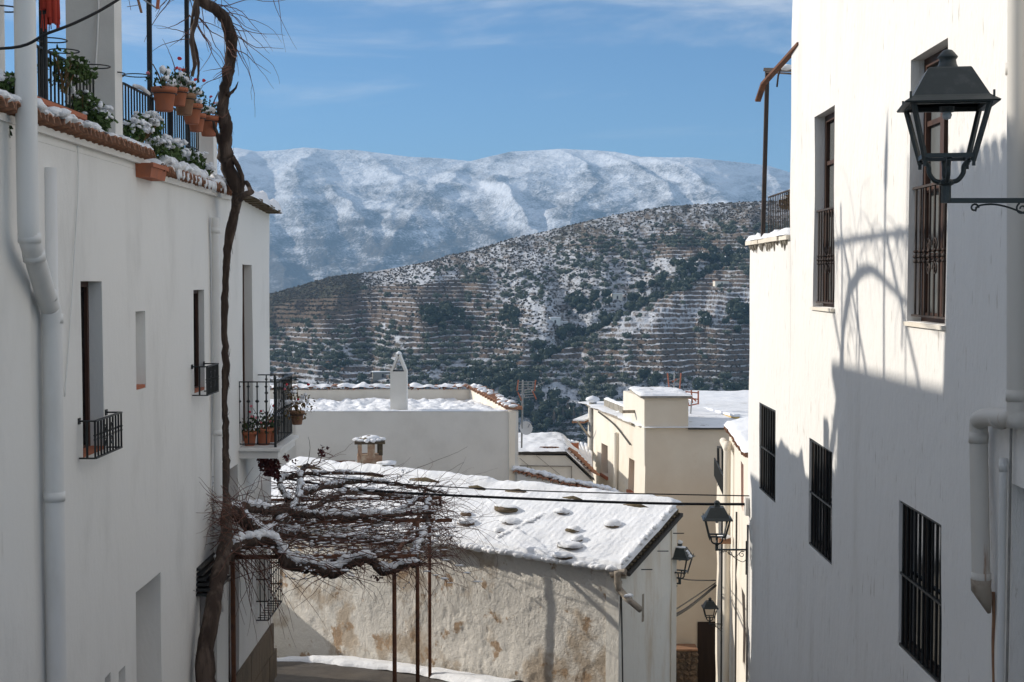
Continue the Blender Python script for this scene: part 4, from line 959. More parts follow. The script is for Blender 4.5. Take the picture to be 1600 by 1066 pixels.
ps = thing('steel_pergola', 'rusty steel post with leaning beam above the right roof terrace', 'pergola', tuple(P(1193, 312, 18.1)))
part('post', MB().beam(P(1192, 372, 18.1), P(1199, 108, 18.1), .05), M['rustiron'], ps)
part('beam', MB().beam(P(1195, 109, 18.1), P(1246, 110, 17.6), .045), M['rustiron'], ps)
part('leaning_beam', MB().beam(P(1184, 158, 18.0), P(1193, 131, 17.8), .07, .03), M['rust'], ps); part('leaning_beam', MB().beam(P(1193, 131, 17.8), P(1250, 68, 15.9), .07, .03), M['rust'], ps)
part('tie_rod', MB().tube([P(1196, 113, 18.1), P(1245, 116, 17.4)], .012, 5), M['rustiron'], ps); part('hook', MB().tube([P(1222, 100, 17.6), P(1216, 118, 17.6), P(1214, 136, 17.6)], .012, 5), M['rustiron'], ps)
part('snow', MB().blob(P(1229, 105, 17.5), .08, .05, .04), M['snow'], ps, smooth=True); 

# right downpipes
yp = ry(1590); dp_ = .10
p_top = V((RW(1588, 100, dp_).x, RW(1588, 100, dp_).y, 5.0)); yq = RW(1588, 655, dp_)
pipe('gutter_pipe', [p_top, V((p_top.x, p_top.y, 2.0)), V((yq.x, yq.y, yq.z + .18)), V((yq.x, yq.y, yq.z + .05)), yq + V((-.01, .08, 0)), RW(1545, 652, .10), RW(1532, 656, .10), RW(1529, 672, .09), RW(1531, 800, .09), RW(1533, 905, .09)],
     .058, 'thick white rainwater pipe with an elbow and rust streaks, on the right wall', 'pipe_rusty', joints=[(V((p_top.x, p_top.y, p_top.z - 3.75)), (0, 0, 1)), (RW(1562, 655, .10), (0, 1, 0)), (yq + V((0, 0, .14)), (0, 0, 1)), (RW(1529, 684, .09), (0, 0, 1)), (RW(1533, 903, .09), (0, 0, 1))])
e0 = RW(1533, 905, .09); solo('drain_hopper', MB().tube([e0, e0 + V((.0, 0, -.06)), e0 + V((.03, 0, -.13)), e0 + V((.055, -.0, -.22))], [.066, .064, .045, .012], 14), M['oldpipe'], 'rust-stained tapered end piece below the elbowed rain pipe', 'pipe end', smooth=True)
q0 = RW(1568, 716, .04); pipe('thin_wall_pipe', [q0, q0 - V((0, 0, .8)), V((q0.x, q0.y, -5.5))], .024, 'slim grey pipe right of the elbowed rain pipe', 'pipe', joints=[(q0 - V((0, 0, .05)), (0, 0, 1))])
q0 = RW(1578, 668, .03); pipe('wall_cable', [q0, RW(1579, 730, .03), V((q0.x, q0.y + .01, -5.5))], .008, 'thin cable hanging below the pipe elbow', 'galv')
q0 = RW(1549, 905, .006)
solo('rust_streak', MB().tube(tube_path([RW(1552, 925, .004), RW(1553, 960, .004), RW(1552, 1010, .003), RW(1554, 1090, .003)]), .012, 5), M['terracotta_old'], 'rusty stain streak running down below the rain pipe', 'stain')

# ================================================================== LANTERNS
def lantern(name, label, arm_len, scale, loc, rz_head, mirror, snow=False, arm_ang=0, group=None, wallside=True):
    """built about the foot of the post: arm runs along +x * mirror to the wall"""
    t = thing(name, label, 'street lamp', tuple(loc), group); ORG[t.name] = V((0, 0, 0))
    s = scale; rot = Matrix.Rotation(rz_head, 3, 'Z')
    def T(x, y, z): return rot @ V((x * s, y * s, z * s))
    m = M['lampmetal']
    w0, w1 = .118, .19; zb0, zt0 = .205, .475; zr = .66     # glass cage bottom/top half widths and heights (unit: metres at scale 1)
    b = MB(); b.hexa([T(x * w0 * 1.03, y * w0 * 1.03, zb0 - .024) for x, y in ((-1, -1), (1, -1), (1, 1), (-1, 1))] + [T(x * w0 * 1.06, y * w0 * 1.06, zb0 - .006) for x, y in ((-1, -1), (1, -1), (1, 1), (-1, 1))]) if False else None
    for a, c in (((-1, -1), (1, -1)), ((1, -1), (1, 1)), ((1, 1), (-1, 1)), ((-1, 1), (-1, -1))):
        b.beam(T(a[0] * w0, a[1] * w0, zb0), T(c[0] * w0, c[1] * w0, zb0), .030 * s, .022 * s)
    part('bottom_frame', b, m, t); b = MB()
    for a, c in (((-1, -1), (1, -1)), ((1, -1), (1, 1)), ((1, 1), (-1, 1)), ((-1, 1), (-1, -1))):
        b.beam(T(a[0] * w1, a[1] * w1, zt0), T(c[0] * w1, c[1] * w1, zt0), .026 * s, .024 * s)
    part('top_frame', b, m, t)
    for x, y in ((-1, -1), (1, -1), (1, 1), (-1, 1)):
        part('corner_bar', MB().beam(T(x * w0, y * w0, zb0 - .03), T(x * w1, y * w1, zt0), .021 * s), m, t)
        part('bottom_stud', MB().tube([T(x * w0 * 1.03, y * w0 * 1.03, zb0 - .055), T(x * w0 * 1.03, y * w0 * 1.03, zb0)], .009 * s, 6), m, t)
        part('eave_stud', MB().tube([T(x * .205, y * .205, zt0 + .0), T(x * .205, y * .205, zt0 + .052)], .006 * s, 6), m, t)
    # roof: flared hip with a lip
    b = MB(); rings = [(.176, .470), (.232, .468), (.236, .476), (.205, .497), (.188, .510), (.110, .655), (.104, .662), (.0, .664)]
    pv = None
    for r_, z in rings:
        cur = [T(x * r_, y * r_, z) for x, y in ((-1, -1), (1, -1), (1, 1), (-1, 1))]
        if pv:
            for k in range(4): b.quad(pv[k], pv[(k + 1) % 4], cur[(k + 1) % 4], cur[k])
        pv = cur
    part('roof', b, m, t)
    b = MB().lathe([(.058 * s, .660 * s), (.056 * s, .668 * s), (.046 * s, .690 * s), (.042 * s, .712 * s), (.050 * s, .722 * s), (.052 * s, .728 * s), (.040 * s, .742 * s), (.036 * s, .748 * s), (.022 * s, .762 * s), (.0, .768 * s)], n=20); part('finial', b, m, t, smooth=True)
    part('lamp_holder', MB().lathe([(.035 * s, .44 * s), (.04 * s, .468 * s)], n=12), m, t); part('bulb', MB().lathe([(.0, .40 * s), (.02 * s, .405 * s), (.026 * s, .425 * s), (.02 * s, .44 * s)], n=12), M['dish'], t, smooth=True)
    for k in range(4):
        a = rz_head + math.pi / 2 * k + math.pi / 4 * 0; ex = V((math.cos(a), math.sin(a), 0)); 
        pts = tube_path([V((0, 0, .075 * s)) + ex * .03 * s, V((0, 0, .085 * s)) + ex * .06 * s, V((0, 0, .12 * s)) + ex * .085 * s, V((0, 0, .16 * s)) + ex * .09 * s, V((0, 0, .19 * s)) + ex * .118 * s], 5)
        part('cradle_arm', MB().tube(pts, .013 * s, 7), m, t, smooth=True)
    part('post', MB().lathe([(.027 * s, -.035 * s), (.027 * s, .055 * s), (.040 * s, .062 * s), (.043 * s, .075 * s), (.03 * s, .088 * s), (.0, .095 * s)], n=10), m, t)
    # bracket
    A = V((math.cos(arm_ang) * mirror, math.sin(arm_ang), 0)); part('arm', MB().beam((0, 0, -.022 * s), A * arm_len + V((0, 0, -.022 * s)), .026 * s), m, t)
    part('wall_plate', MB().beam(A * (arm_len - .012) + V((0, 0, .10)), A * (arm_len - .012) + V((0, 0, -.36)), .03, .012), m, t)
    L = arm_len; U = V((0, 0, 1))
    pts = [A * L * .17 + U * -.075, A * L * .2 + U * -.045, A * L * .34 + U * -.05, A * L * .62 + U * -.14, A * L * .85 + U * -.185, A * L * .97 + U * -.14]
    part('scrollwork', MB().tube(tube_path([V(p) for p in pts], 6), .005, 5), m, t)
    for c, r_, a0, tn in ((A * L * .165 + U * -.058, .022, 0, 1.1), (A * L * .44 + U * -.062, .030, 2, 1.2), (A * L * .82 + U * -.085, .042, 1, 1.2)):
        part('scroll', MB().tube(scroll_pts(c, r_, a0, tn, A, (0, 0, 1), 18, .3), .005, 5), m, t)
    part('scrollwork', MB().tube(tube_path([A * L * .47 + U * -.05, A * L * .52 + U * -.105, A * L * .66 + U * -.10, A * L * .78 + U * -.045, A * L * .9 + U * -.045], 6), .005, 5), m, t)
    if snow:
        b = MB(); sgn = 1
        for k in range(3): b.blob(T(.11 + .03 * k, .02, .60 - .045 * k) , .055 * s, .10 * s, .03 * s, 10, 6, .4)
        b.blob((0, 0, .765 * s), .05 * s, .05 * s, .035 * s, 10, 6, .3); b.blob(T(0, -.03, .672), .115 * s, .09 * s, .022 * s, 10, 6, .3); b.blob(T(-.2, .0, .50), .03 * s, .10 * s, .018 * s, 8, 5, .3)
        part('snow', b, M['snow'], t, smooth=True)
    ORG[t.name] = V(loc); return t
pL = P(1478, 307, 7.2); wl = (3.0 + RS * 7.2) - pL.x
lantern('wall_lantern', 'large dark lantern on a scrolled wall bracket, nearest at upper right', wl - .02, .96, pL, R(-10), 1)
pA = P(1120, 857, 19.2); lantern('wall_lantern', 'dark lantern under the black cable, on the corner of the sunlit building', 3.0 + RS * 19.2 - pA.x - .02,   .86, pA, R(-4), 1, snow=False)
pB = P(1062, 910, 21.2); lantern('wall_lantern', 'snow-capped lantern on the end wall of the old shed', .33, .80, pB, R(-24), -1, snow=True, arm_ang=R(8))
pC = P(1109, 974, 29.0); lantern('wall_lantern', 'farthest and smallest lantern, above the dark doorway', .33, .70, pC, R(0), 1)
for k, (x, y, Yd) in enumerate(((1171, 800, 19.25),)):
    c = RF.p(19.22, .03, P(1171, 790, 19.3).z); solo('meter_box', MB().cbox(c, .05, .12, .24), M['greywall'], 'small grey junction box at the corner above the lantern bracket', 'junction box')
    c = RF.p(19.2, .02, P(1171, 850, 19.3).z); solo('cable_duct', MB().tube([c + V((0, 0, .28)), c, c - V((0, 0, 3))], .014, 6), M['galv'], 'thin grey duct down the corner of the sunlit building', 'cable duct')

# ================================================================== OLD SHED WITH THE SNOWY ROOF
SH = thing('old_shed', 'old shed with flaking plaster walls and a snow-covered tile roof', 'shed', (.2, 21.6, -6.2))
EZ, RZ, RD = -4.10, -3.44, 1.38
b = MB()
nu, nz_ = 420, 130; us = np.linspace(0, 8.3, nu); zs = np.linspace(-8.0, EZ - .01, nz_)
UU, ZZ = np.meshgrid(us, zs)
rel = .016 * (fbm(UU * 1.6, ZZ * 1.6, 3, 301) - .5) + .008 * np.maximum(0, fbm(UU * 5, ZZ * 5.5, 3, 302) - .5) + .007 * sstep(.5, .53, fbm(UU * 2.2, ZZ * 2.6, 5, 303)) + .005 * sstep(.5, .54, fbm(UU * 6, ZZ * 7, 4, 309))
rough = sstep(.9, 2.6, UU) * sstep(-5.0, -5.15, ZZ + .06 * fbm(UU * 3, ZZ, 2, 5)) * (1 - sstep(3.1, 3.4, UU))
rel = rel + rough * .018 * (fbm(UU * 10, ZZ * 13, 4, 305) - .35) + .005 * (fbm(UU * 9, ZZ * 6, 4, 311) - .5)
for j in range(nz_):
    for i in range(nu): b.v.append(tuple(SF.p(us[i], float(rel[j, i]), zs[j])))
for j in range(nz_ - 1):
    for i in range(nu - 1):
        a = j * nu + i; b.f.append((a, a + nu, a + nu + 1, a + 1)); b.mi.append(0)
# side (gable) wall, back
GF = Fr(SHO, -SHN, -SHU)          # u runs back from the corner, d outwards
def gz(u): return EZ + (RZ - EZ) * (1 - abs(u - RD) / RD) if u <= 2 * RD else EZ
prof = [0, .35, .7, 1.05, RD]
part('front_wall', b, M['plaster_old'], SH, smooth=True)
b = MB(); k = 22
for i in range(k):
    u0, u1 = RD * 1.0 * i / k, RD * 1.0 * (i + 1) / k
    for j in range(20):
        def pt(u, jj): z = -11 + (gz(u) - .02 + 11) * jj / 20; return wob(GF.p(u, .0, z), .02, 2.5)
        b.quad(pt(u0, j), pt(u1, j), pt(u1, j + 1), pt(u0, j + 1))
b.quad(GF.p(RD, 0, -11), GF.p(RD, -8.3, -11), GF.p(RD, -8.3, RZ - .02), GF.p(RD, 0, RZ - .02))
part('end_wall', b, M['limed'], SH)
part('slit_window', MB().box(GF, .57, .62, -.02, .010, P(990, 968, 20.6).z, P(990, 925, 20.6).z), M['oldpipe'], SH)
b = MB()
def roofp(u, v, h): # v: 0 at the eave .. 1 at the ridge, runs from the front wall to the back
    return SF.p(u, .045 - (RD + .045) * v, EZ + .02 + (RZ - EZ) * v + h)
sag = lambda u: .05 * (float(fbm(u * .5, 1, 2, 12)) - .5) + .02 * (float(fbm(u * 3, 2, 2, 14)) - .5)
b.hexa([roofp(u, v, h) for h in (-.05, 0) for u, v in ((-.12, 0), (8.3, 0), (8.3, 1), (-.12, 1))]); part('roof', b, M['tile_dark'], SH)
b = MB().box(SF, -.02, 8.3, -RD - .12, -RD + .02, -10, RZ - .02); part('rear_wall', b, M['cream'], SH)
# snow on the roof with the tile rows showing through
def ex(u, v):
    n_ = float(fbm(u * .9, v * 2.0, 2, 61)); k = 1 if v > .22 else v / .22
    rows = -.0035 * abs(math.sin(u * math.pi / .10)) * k - .006 * (1 - (v / .11 % 1)) * k + .008 * (float(fbm(u * 9, v * 9, 2, 67)) - .5)
    lump = .05 * max(0, 1 - v / .22) * (float(fbm(u * 4, v * 5, 3, 63)))
    return rows + lump + .03 * max(0, n_ - .55)
b = MB(); snow_sheet(b, lambda s_, t_, h: roofp(8.4 * s_ - .12, -.05 + 1.04 * t_, .004 + h + sag(8.3 * s_)), 560, 70, .075, .05, .25, fu=8.3, fv=1.5, sc=3, extra=ex, seed=71)
part('snow', b, M['snow'], SH, smooth=True)
# ridge: mounded snow with dark stones and mortar showing
random.seed(61); u = .3
while u < 8:
    L_ = random.uniform(.25, .7); q = MB().tube([roofp(u, .90, .05 + sag(u)), roofp(u + L_ * .5, .905, .07 + sag(u)), roofp(u + L_, .90, .05 + sag(u))], [.03, random.uniform(.04, .06), .03], 7); part('ridge_tile', q, M['mosstone'], SH, smooth=True); u += L_ + random.uniform(.1, .9)
b = MB(); snow_sheet(b, lambda s_, t_, h: SF.p(-.08 + 8.3 * s_, -RD + .02 - .34 * (t_ - .18), RZ + .085 + sag(8.3 * s_) + h - .10 * abs(t_ - .45)), 300, 12, .085, .1, .55, fu=8.3, fv=.34, sc=3.5, seed=75); part('snow', b, M['snow'], SH, smooth=True, label='mounded snow along the ridge')
# verge: tile ends, board and gutter line on the right edge
for k in range(17):
    v = .03 + k * .057; c = roofp(-.175, v, -.028); o = inst(TILE, 'verge_tile', SH, c, (0, 0, math.atan2(SHU.y, SHU.x)), (.35, .45, .5)); o.data = o.data; o.material_slots[0].link = 'OBJECT'; o.material_slots[0].material = M['tile_dark']
b = MB(); b.hexa([roofp(u, v, h) for h in (-.10, -.052) for u, v in ((-.20, 0), (-.02, 0), (-.02, 1), (-.20, 1))]); part('verge_board', b, M['gutter'], SH)
b = MB(); b.hexa([roofp(u, v, h) for h in (-.15, -.103) for u, v in ((-.14, .0), (-.0, .0), (-.0, 1), (-.14, 1))]); part('verge_board', b, M['cream'], SH)
for k in range(3): c = roofp(-.22, .18 + k * .3, -.16); part('rafter_nail', MB().tube([c, c + V((.16, 0, 0)) - SHU * .0], .008, 5), M['iron'], SH)
# snow on roof edge, front lip
b = MB()
for k in range(70):
    u = random.uniform(0, 5.5); b.blob(roofp(u, -.055, .03 + sag(u)), .10, .06, .045, 9, 5, .35)
for k in range(22): v = random.uniform(0, 1); b.blob(roofp(-.04, v, .05), .05, .10, .04, 9, 5, .35)
part('snow', b, M['snow'], SH, smooth=True, label='lumpy lip of snow over the eave')
# corner downpipe with broken spout
sp = thing('broken_downpipe', 'weathered gutter pipe with a kinked broken spout at the corner of the old shed', 'downpipe', tuple(P(965, 900, 19.9)))
part('gutter_outlet', MB().tube([P(955, 897, 19.95), P(978, 894, 19.85)], .055, 12), M['oldpipe'], sp)
part('pipe', MB().tube(tube_path([P(965, 893, 19.85), P(966, 915, 19.85), P(970, 924, 19.85), P(984, 938, 19.7)], 5), .05, 14), M['oldpipe'], sp, smooth=True)
part('spout', MB().tube([P(976, 932, 19.75), P(1001, 953, 19.5)], .045, 12), M['oldpipe'], sp, smooth=True)
part('clamp', MB().tube([P(966, 908, 19.85), P(966, 912, 19.85)], .058, 12), M['oldpipe'], sp)
part('snow', MB().blob(P(982, 931, 19.7), .07, .05, .03), M['snow'], sp, smooth=True)
cw = tube_path([SF.p(-.02, .06, -4.35), SF.p(-.02, .03, -5.0), SF.p(-.04, .03, -6.2), SF.p(-.03, .03, -7.4)]); solo('corner_cable', MB().tube([q + V((.03, -.02, 0)) for q in cw], .012, 5), M['gutter'], 'dark cable down the corner of the old shed below the spout', 'cable')
# corner quoin: pale strip
b = MB(); b.box(SF, .0, .22, .002, .03, -8, -4.28); part('corner_strip', b, M['limed'], SH)

# stones lying on the snowy roof
def roof_hit(px_, py_, h=.06):
    r = ray(px_, py_); p0 = roofp(0, 0, h); n_ = (roofp(1, 0, h) - p0).cross(roofp(0, 1, h) - p0); return r * (p0.dot(n_) / r.dot(n_))
random.seed(17)
for (x, y, wx_, hx_, m_, cap, lab) in ((792, 799, .24, .085, 'mosstone', .6, 'long mossy stone with thin snow, highest of the stones on the shed roof'), (728, 806, .10, .06, 'stone', .8, 'tan stone peeking out of snow, upper one at the left of the shed roof'), (728, 819, .15, .07, 'stone', 1.3, 'snow-covered stone just below the tan one on the shed roof'),
        (800, 818, .17, .06, 'stone', 1.25, 'flat stone buried in snow below the long mossy one'), (878, 802, .12, .05, 'stone', 1.2, 'small snowed-over stone near the ridge of the shed roof'), (895, 830, .11, .07, 'mosstone', 1.05, 'stone with a snow cap above the pair near the eave'),
        (903, 845, .10, .06, 'mosstone', 1.15, 'small round stone behind the broad snowy one near the eave'), (891, 855, .20, .06, 'mosstone', 1.15, 'broad snow-covered stone nearest the eave centre'), (957, 822, .13, .06, 'mosstone', 1.2, 'snow-domed stone at the right of the shed roof'), (880, 871, .14, .05, 'stone', 1.1, 'stone half sunk in the snowy lip of the eave'),
        (782, 832, .09, .05, 'stone', 1.1, 'lower stone in the trail of snow left of centre')):
    c = roof_hit(x, y); t = thing('roof_stone', lab, 'stone', tuple(c)); ORG[t.name] = V((0, 0, 0)); ang = math.atan2(SHU.y, SHU.x)
    part('rock', MB().blob((0, 0, hx_ * (.35 if cap < 1 else .12)), wx_, wx_ * .62, hx_ * (.85 if cap < 1 else .6), 14, 8, .35, flat=.6), M[m_], t, smooth=True)
    part('snow_cap', MB().blob((random.uniform(-.02, .02), 0, hx_ * (.95 if cap < 1 else .42)), wx_ * (.9 if cap < 1 else 1.12), wx_ * .66 * min(cap, 1.15), hx_ * (.5 if cap < 1 else .95) * cap, 14, 8, .3, flat=.2), M['snow'], t, smooth=True)
    t.rotation_euler.z = ang; ORG[t.name] = c
b = MB()
for k in range(16):
    s_ = k / 15; c = roof_hit(785 + 90 * s_ * .75, 838 - 34 * s_, .05); b.blob(c, .10, .08, .035, 9, 5, .5)
part('snow', b, M['snow'], SH, smooth=True, label='ridge of drifted snow across the roof')

# chimney on the ridge
CH = thing('brick_chimney', 'worn brick chimney with open sides and a domed cap under snow', 'chimney', tuple(P(577, 738, 25.2)))
yc = 25.2; cf = Fr(P(578, 738, yc), (1, .12, 0), (.12, -1, 0)); zz = lambda py_: P(578, py_, yc).z - cf.O.z
b = MB().box(cf, -.22, .22, -.40, 0, zz(760), zz(712)); part('base', b, M['brick'], CH)
for u, mm in ((-.21, 'brick'), (-.04, 'brick'), (.16, 'tile_dark')): part('pillar', MB().box(cf, u, u + (.13 if u == -.04 else .07), -.09, -.01, zz(712), zz(694)), M[mm], CH)
for u in (-.21, .14): part('pillar', MB().box(cf, u, u + .07, -.39, -.31, zz(712), zz(694)), M['tile_dark'], CH)
part('cap_slab', MB().box(cf, -.27, .27, -.45, .05, zz(694), zz(690)), M['tile_dark'], CH)
part('dome', MB().blob(cf.p(0, -.2, zz(690)), .19, .19, .085, 16, 8, .1, flat=.1), M['mosstone'], CH, smooth=True)
b = MB().blob(cf.p(0, -.2, zz(686.5)), .17, .18, .05, 16, 8, .15, flat=.1); 
for k in range(14): a = k / 14 * 6.28; b.blob(cf.p(math.cos(a) * .24, -.2 + math.sin(a) * .22, zz(690) + .015), .06, .06, .03, 8, 5, .4)
part('snow', b, M['snow'], CH, smooth=True)
b = MB(); c = P(605, 732, 24.9); b.blob(c, .14, .14, .12, 12, 8, .3, flat=.5); b2 = MB().blob(c + V((0, 0, .09)), .16, .15, .05, 12, 8, .3, flat=.3)
t = thing('ridge_boulder', 'dark boulder capped with snow on the shed ridge right of the chimney', 'stone', tuple(c)); part('rock', b, M['mosstone'], t, smooth=True); part('snow_cap', b2, M['snow'], t, smooth=True)
solo('rusty_sheet', MB().box(Fr(P(527, 740, 25.8), (1, 0, 0), (0, -1, 0)), -.32, .32, -.02, 0, -.15, P(527, 720, 25.8).z - P(527, 740, 25.8).z), M['rust'], 'dark rusty sheet standing behind the ridge left of the chimney', 'metal sheet')

# unseen low wall left of the shed, added to cast its diagonal shadow
CWT = thing('shadow_wall', 'unseen low pale wall behind the left house, added to shadow the shed', 'wall', (-5.0, 25, -7))
b = MB(); wall_slab(b, Fr(SF.p(8.0, .0, 0), SHN, -SHU if False else SHU * -1), 0, 2.4, -8, -5.10, thick=.3); part('wall', b, M['plaster'], CWT)
# low parapet and stone wall in the lane
LB = thing('lane_wall', 'low cream wall stub beside the shed corner in the lane', 'wall', tuple(P(1038, 1066, 22)))
b = MB(); fr = Fr(P(1031, 1066, 22.3), (1, .1, 0), (.1, -1, 0)); wall_slab(b, fr, 0, .17, -5, P(1035, 1000, 22.3).z - fr.O.z, thick=.8, w=.02, res=.1); part('wall', b, M['cream'], LB)

# ================================================================== BEIGE HOUSE
BH = thing('beige_house', 'beige rendered house with snowy flat roof and a square stair tower', 'house', tuple(P(1010, 900, 33)))
bx0 = P(1008, 668, 33); zt_ = bx0.z; BF = Fr((bx0.x, 33, 0), (1, .02, 0), (.02, -1, 0))
SO = Fr((bx0.x, 33, 0), (-.15, 1, 0), (-1, -.15, 0))     # its long left side; u runs away
zfl = -13.0
b = MB(); wall_slab(b, BF, 0, 4.2, zfl, zt_, thick=.3, res=.6, w=.02); part('front_wall', b, M['beige'], BH)
def su(px_):  # u along the side wall for a photo column
    r = ray(px_, 436); k = r.x / r.y; return (bx0.x - k * 33) / (k * 1 + .15) * math.sqrt(1 + .0225)
def sz(px_, py_): u = su(px_); p = SO.p(u, 0, 0); return P(px_, py_, p.y).z
sh_ = [(su(992), su(983), sz(986, 767), sz(986, 705), .22), (su(950), su(940.5), sz(945, 742), sz(945, 694), .2)]
zs_ = sz(960, 664)
b = MB(); wall_slab(b, SO, 0, su(919), zfl, zt_ - .02, sh_, thick=.3, res=.5, w=.02); part('side_wall', b, M['cream'], BH)
for hh in sh_:
    q = MB().box(SO, hh[0] + .01, hh[1] - .01, -hh[4] + .003, -hh[4] + .04, hh[2], hh[3]); w_ = part('window', q, M['terracotta_old'], BH)
    part('window_sill', MB().box(SO, hh[0] - .05, hh[1] + .05, -.05, .04, hh[2] - .08, hh[2] - .002), M['terracotta'], BH)
b = MB(); b.quad(BF.p(0, -.05, zt_ - .01), BF.p(4.2, -.05, zt_ - .01), BF.p(4.2, -7, zt_ - .01), BF.p(-1.05, -7, zt_ - .01)); part('flat_roof', b, M['concrete'], BH)
b = MB(); snow_sheet(b, lambda s_, t_, h: BF.p(-.05 + 4.3 * s_ - 1.05 * t_ * (1 - s_), .10 - 7 * t_, zt_ + .0 + h), 60, 60, .04, .3, .5, fu=4.3, fv=7, sc=2, seed=91); part('snow', b, M['snow_thin'], BH, smooth=True)
part('roof_edge', MB().box(BF, 1.0, 4.2, .002, .09, zt_ - .045, zt_ + .0), M['gutter'], BH)
part('roof_edge', MB().box(SO, 1.0, su(919), .002, .10, zt_ - .05, zt_ - .0), M['oldpipe'], BH)
part('roof_parapet', MB().box(SO, 1.1, su(935), -.30, -.16, zt_ + .01, zt_ + .22), M['concrete'], BH)
b = MB(); snow_sheet(b, lambda s_, t_, h: SO.p(1.1 + (su(935) - 1.1) * s_, -.31 + .16 * t_, zt_ + .22 + h), 40, 5, .05, .05, .4, fu=4, fv=.16, seed=93); part('snow', b, M['snow'], BH, smooth=True)
# stair tower
tz = P(1030, 622, 33).z; tw0, tw1 = -.0, (P(1076, 640, 33).x - bx0.x)
b = MB(); wall_slab(b, Fr(BF.p(0, .012, 0), BF.U, BF.N), 0, tw1, zt_ - .0, tz, thick=2.3, res=.4, w=.012); tw = part('stair_tower', b, M['beige'], BH)
b = MB(); wall_slab(b, Fr(SO.p(0, .014, 0), SO.U, SO.N), 0, 2.2, zt_ - .9, tz, thick=.2, res=.4, w=.012); part('tower_side', b, M['cream'], BH)
part('tower_slab', MB().box(BF, -.12, tw1 + .06, -2.4, .09, tz + .002, tz + .05), M['concrete'], BH)
b = MB(); snow_sheet(b, lambda s_, t_, h: BF.p(-.14 + (tw1 + .22) * s_, .10 - 2.4 * t_, tz + .05 + h), 30, 40, .05, .16, 1.1, fu=1.2, fv=2.4, sc=2.6, seed=95); part('snow', b, M['snow_thin'], BH, smooth=True)
part('tower_beam', MB().beam(SO.p(1.0, .0, zt_ + .28), SO.p(1.0, .32, zt_ + .28), .07), M['oldpipe'], BH)
# chimney stack pipe, side pipes
pc = P(926, 660, SO.p(su(926), 0, 0).y); cp_ = thing('tin_chimney', 'tall grey tin chimney pipe with a cap at the far corner of the beige house', 'chimney', (pc.x, pc.y, pc.z - 3))
part('pipe', MB().tube([V((pc.x, pc.y, pc.z + .55)), V((pc.x, pc.y, -6.4))], .11, 12), M['galv'], cp_, smooth=True); part('cap', MB().lathe([(.02, .50), (.20, .62), (.17, .68), (0, .74)], (pc.x, pc.y, pc.z), 14), M['snow'], cp_, smooth=True)
q0 = SO.p(su(967), .07, sz(967, 676)); part('drain_pipe', MB().tube([q0, q0 - V((0, 0, 6))], .055, 8), M['cream'], BH, smooth=True)
cc = tube_path([SO.p(1.3, .05, zt_ - .55), SO.p(3.0, .05, zt_ - .25), SO.p(5.0, .05, zt_ - .1)]); part('wall_cable', MB().tube(cc, .02, 4), M['gutter'], BH)
# side eave at far corner
c = P(912, 668, 39.5); ev = thing('tiled_lean_to', 'snow-covered tile eave poking out left of the tin chimney', 'roof', tuple(c)); part('roof', MB().beam(P(903, 660, 39), P(930, 648, 40.5), .35, .05), M['tile'], ev); part('snow', MB().beam(P(904, 657, 39), P(931, 646, 40.5), .33, .04), M['snow'], ev)
part('gutter', MB().beam(P(902, 658, 38.6), P(921, 683, 38.9), .04), M['concrete'], ev)
# dark doorway at the foot, stone base
DR = Fr((0, 32.96, 0), (1, .02, 0), (.02, -1, 0))
xl, xr = P(1090, 1000, 33).x, P(1119, 1000, 33).x + .3
BFx = lambda x: (x - bx0.x)
part('doorway', MB().box(BF, BFx(xl), BFx(xr), .004, .03, -10.2, P(1100, 972, 33).z), M['darkwood'], BH)
w0_, w1_ = P(1046, 1066, 32).x, P(1090, 1066, 32).x; WFr = Fr((w0_, 32.4, 0), (1, 0, 0), (0, -1, 0)); wt = P(1060, 1017, 32.4).z
SW = thing('stone_wall', 'low brown stone wall in the lane left of the dark doorway', 'wall', (w0_, 32.4, -10)); 
part('mortar_bed', MB().box(WFr, -.0, w1_ - w0_ + .05, -.45, 0, -11, wt), M['mortar'], SW)
part('wall_cap', MB().box(WFr, -.02, w1_ - w0_ + .05, -.47, .03, wt, wt + .04), M['terracotta_old'], SW)
random.seed(4); z = wt - .07
while z > -10.3:
    u = .04 + random.uniform(0, .08)
    while u < w1_ - w0_ - .05:
        rw = random.uniform(.055, .10); part('stone', MB().blob(WFr.p(u + rw * .8, .0, z - .03 + random.uniform(-.015, .015)), rw, .05, random.uniform(.05, .07), 8, 6, .4), M['stone'], SW, smooth=False); u += rw * 1.9
    z -= .135
# orange aerials and things on the roofs behind
def aerial(name, label, base, mast_top, elems, dish=None):
    t = thing(name, label, 'aerial', tuple(base)); part('mast', MB().tube([base, mast_top], .02, 6), M['alu'], t)
    for k, (a, c, mm, r_) in enumerate(elems): part('rod' if mm == 'alu' else 'reflector_side', MB().tube([a, c], r_, 5), M[mm], t)
    if dish:
        c, r_ = dish; b = MB(); n = 18; prev = None; D = V((.35, -.9, .25)).normalized(); X_ = D.orthogonal().normalized(); Y2 = D.cross(X_)
        for i in range(5):
            rr = r_ * i / 4; dep = -.18 * r_ * (1 - (i / 4) ** 2)
            cur = [c + D * dep + (X_ * math.cos(6.2832 * k / n) + Y2 * math.sin(6.2832 * k / n)) * rr for k in range(n)]
            if prev:
                for k in range(n): b.quad(prev[k], prev[(k + 1) % n], cur[(k + 1) % n], cur[k])
            prev = cur
        part('dish', b, M['dish'], t, smooth=True); part('dish_arm', MB().tube([c - X_ * r_ * .8, c + D * r_ * .8], .012, 5), M['alu'], t)
    return t
Ya = 30.3; el_ = []
for k in range(7):
    x = 808 + 29 * k / 6 ; el_.append((P(810 + 4.2 * k * .9, 596, Ya), P(810 + 4.2 * k * .9, 609, Ya), 'alu', .008)) if k % 2 == 0 else None
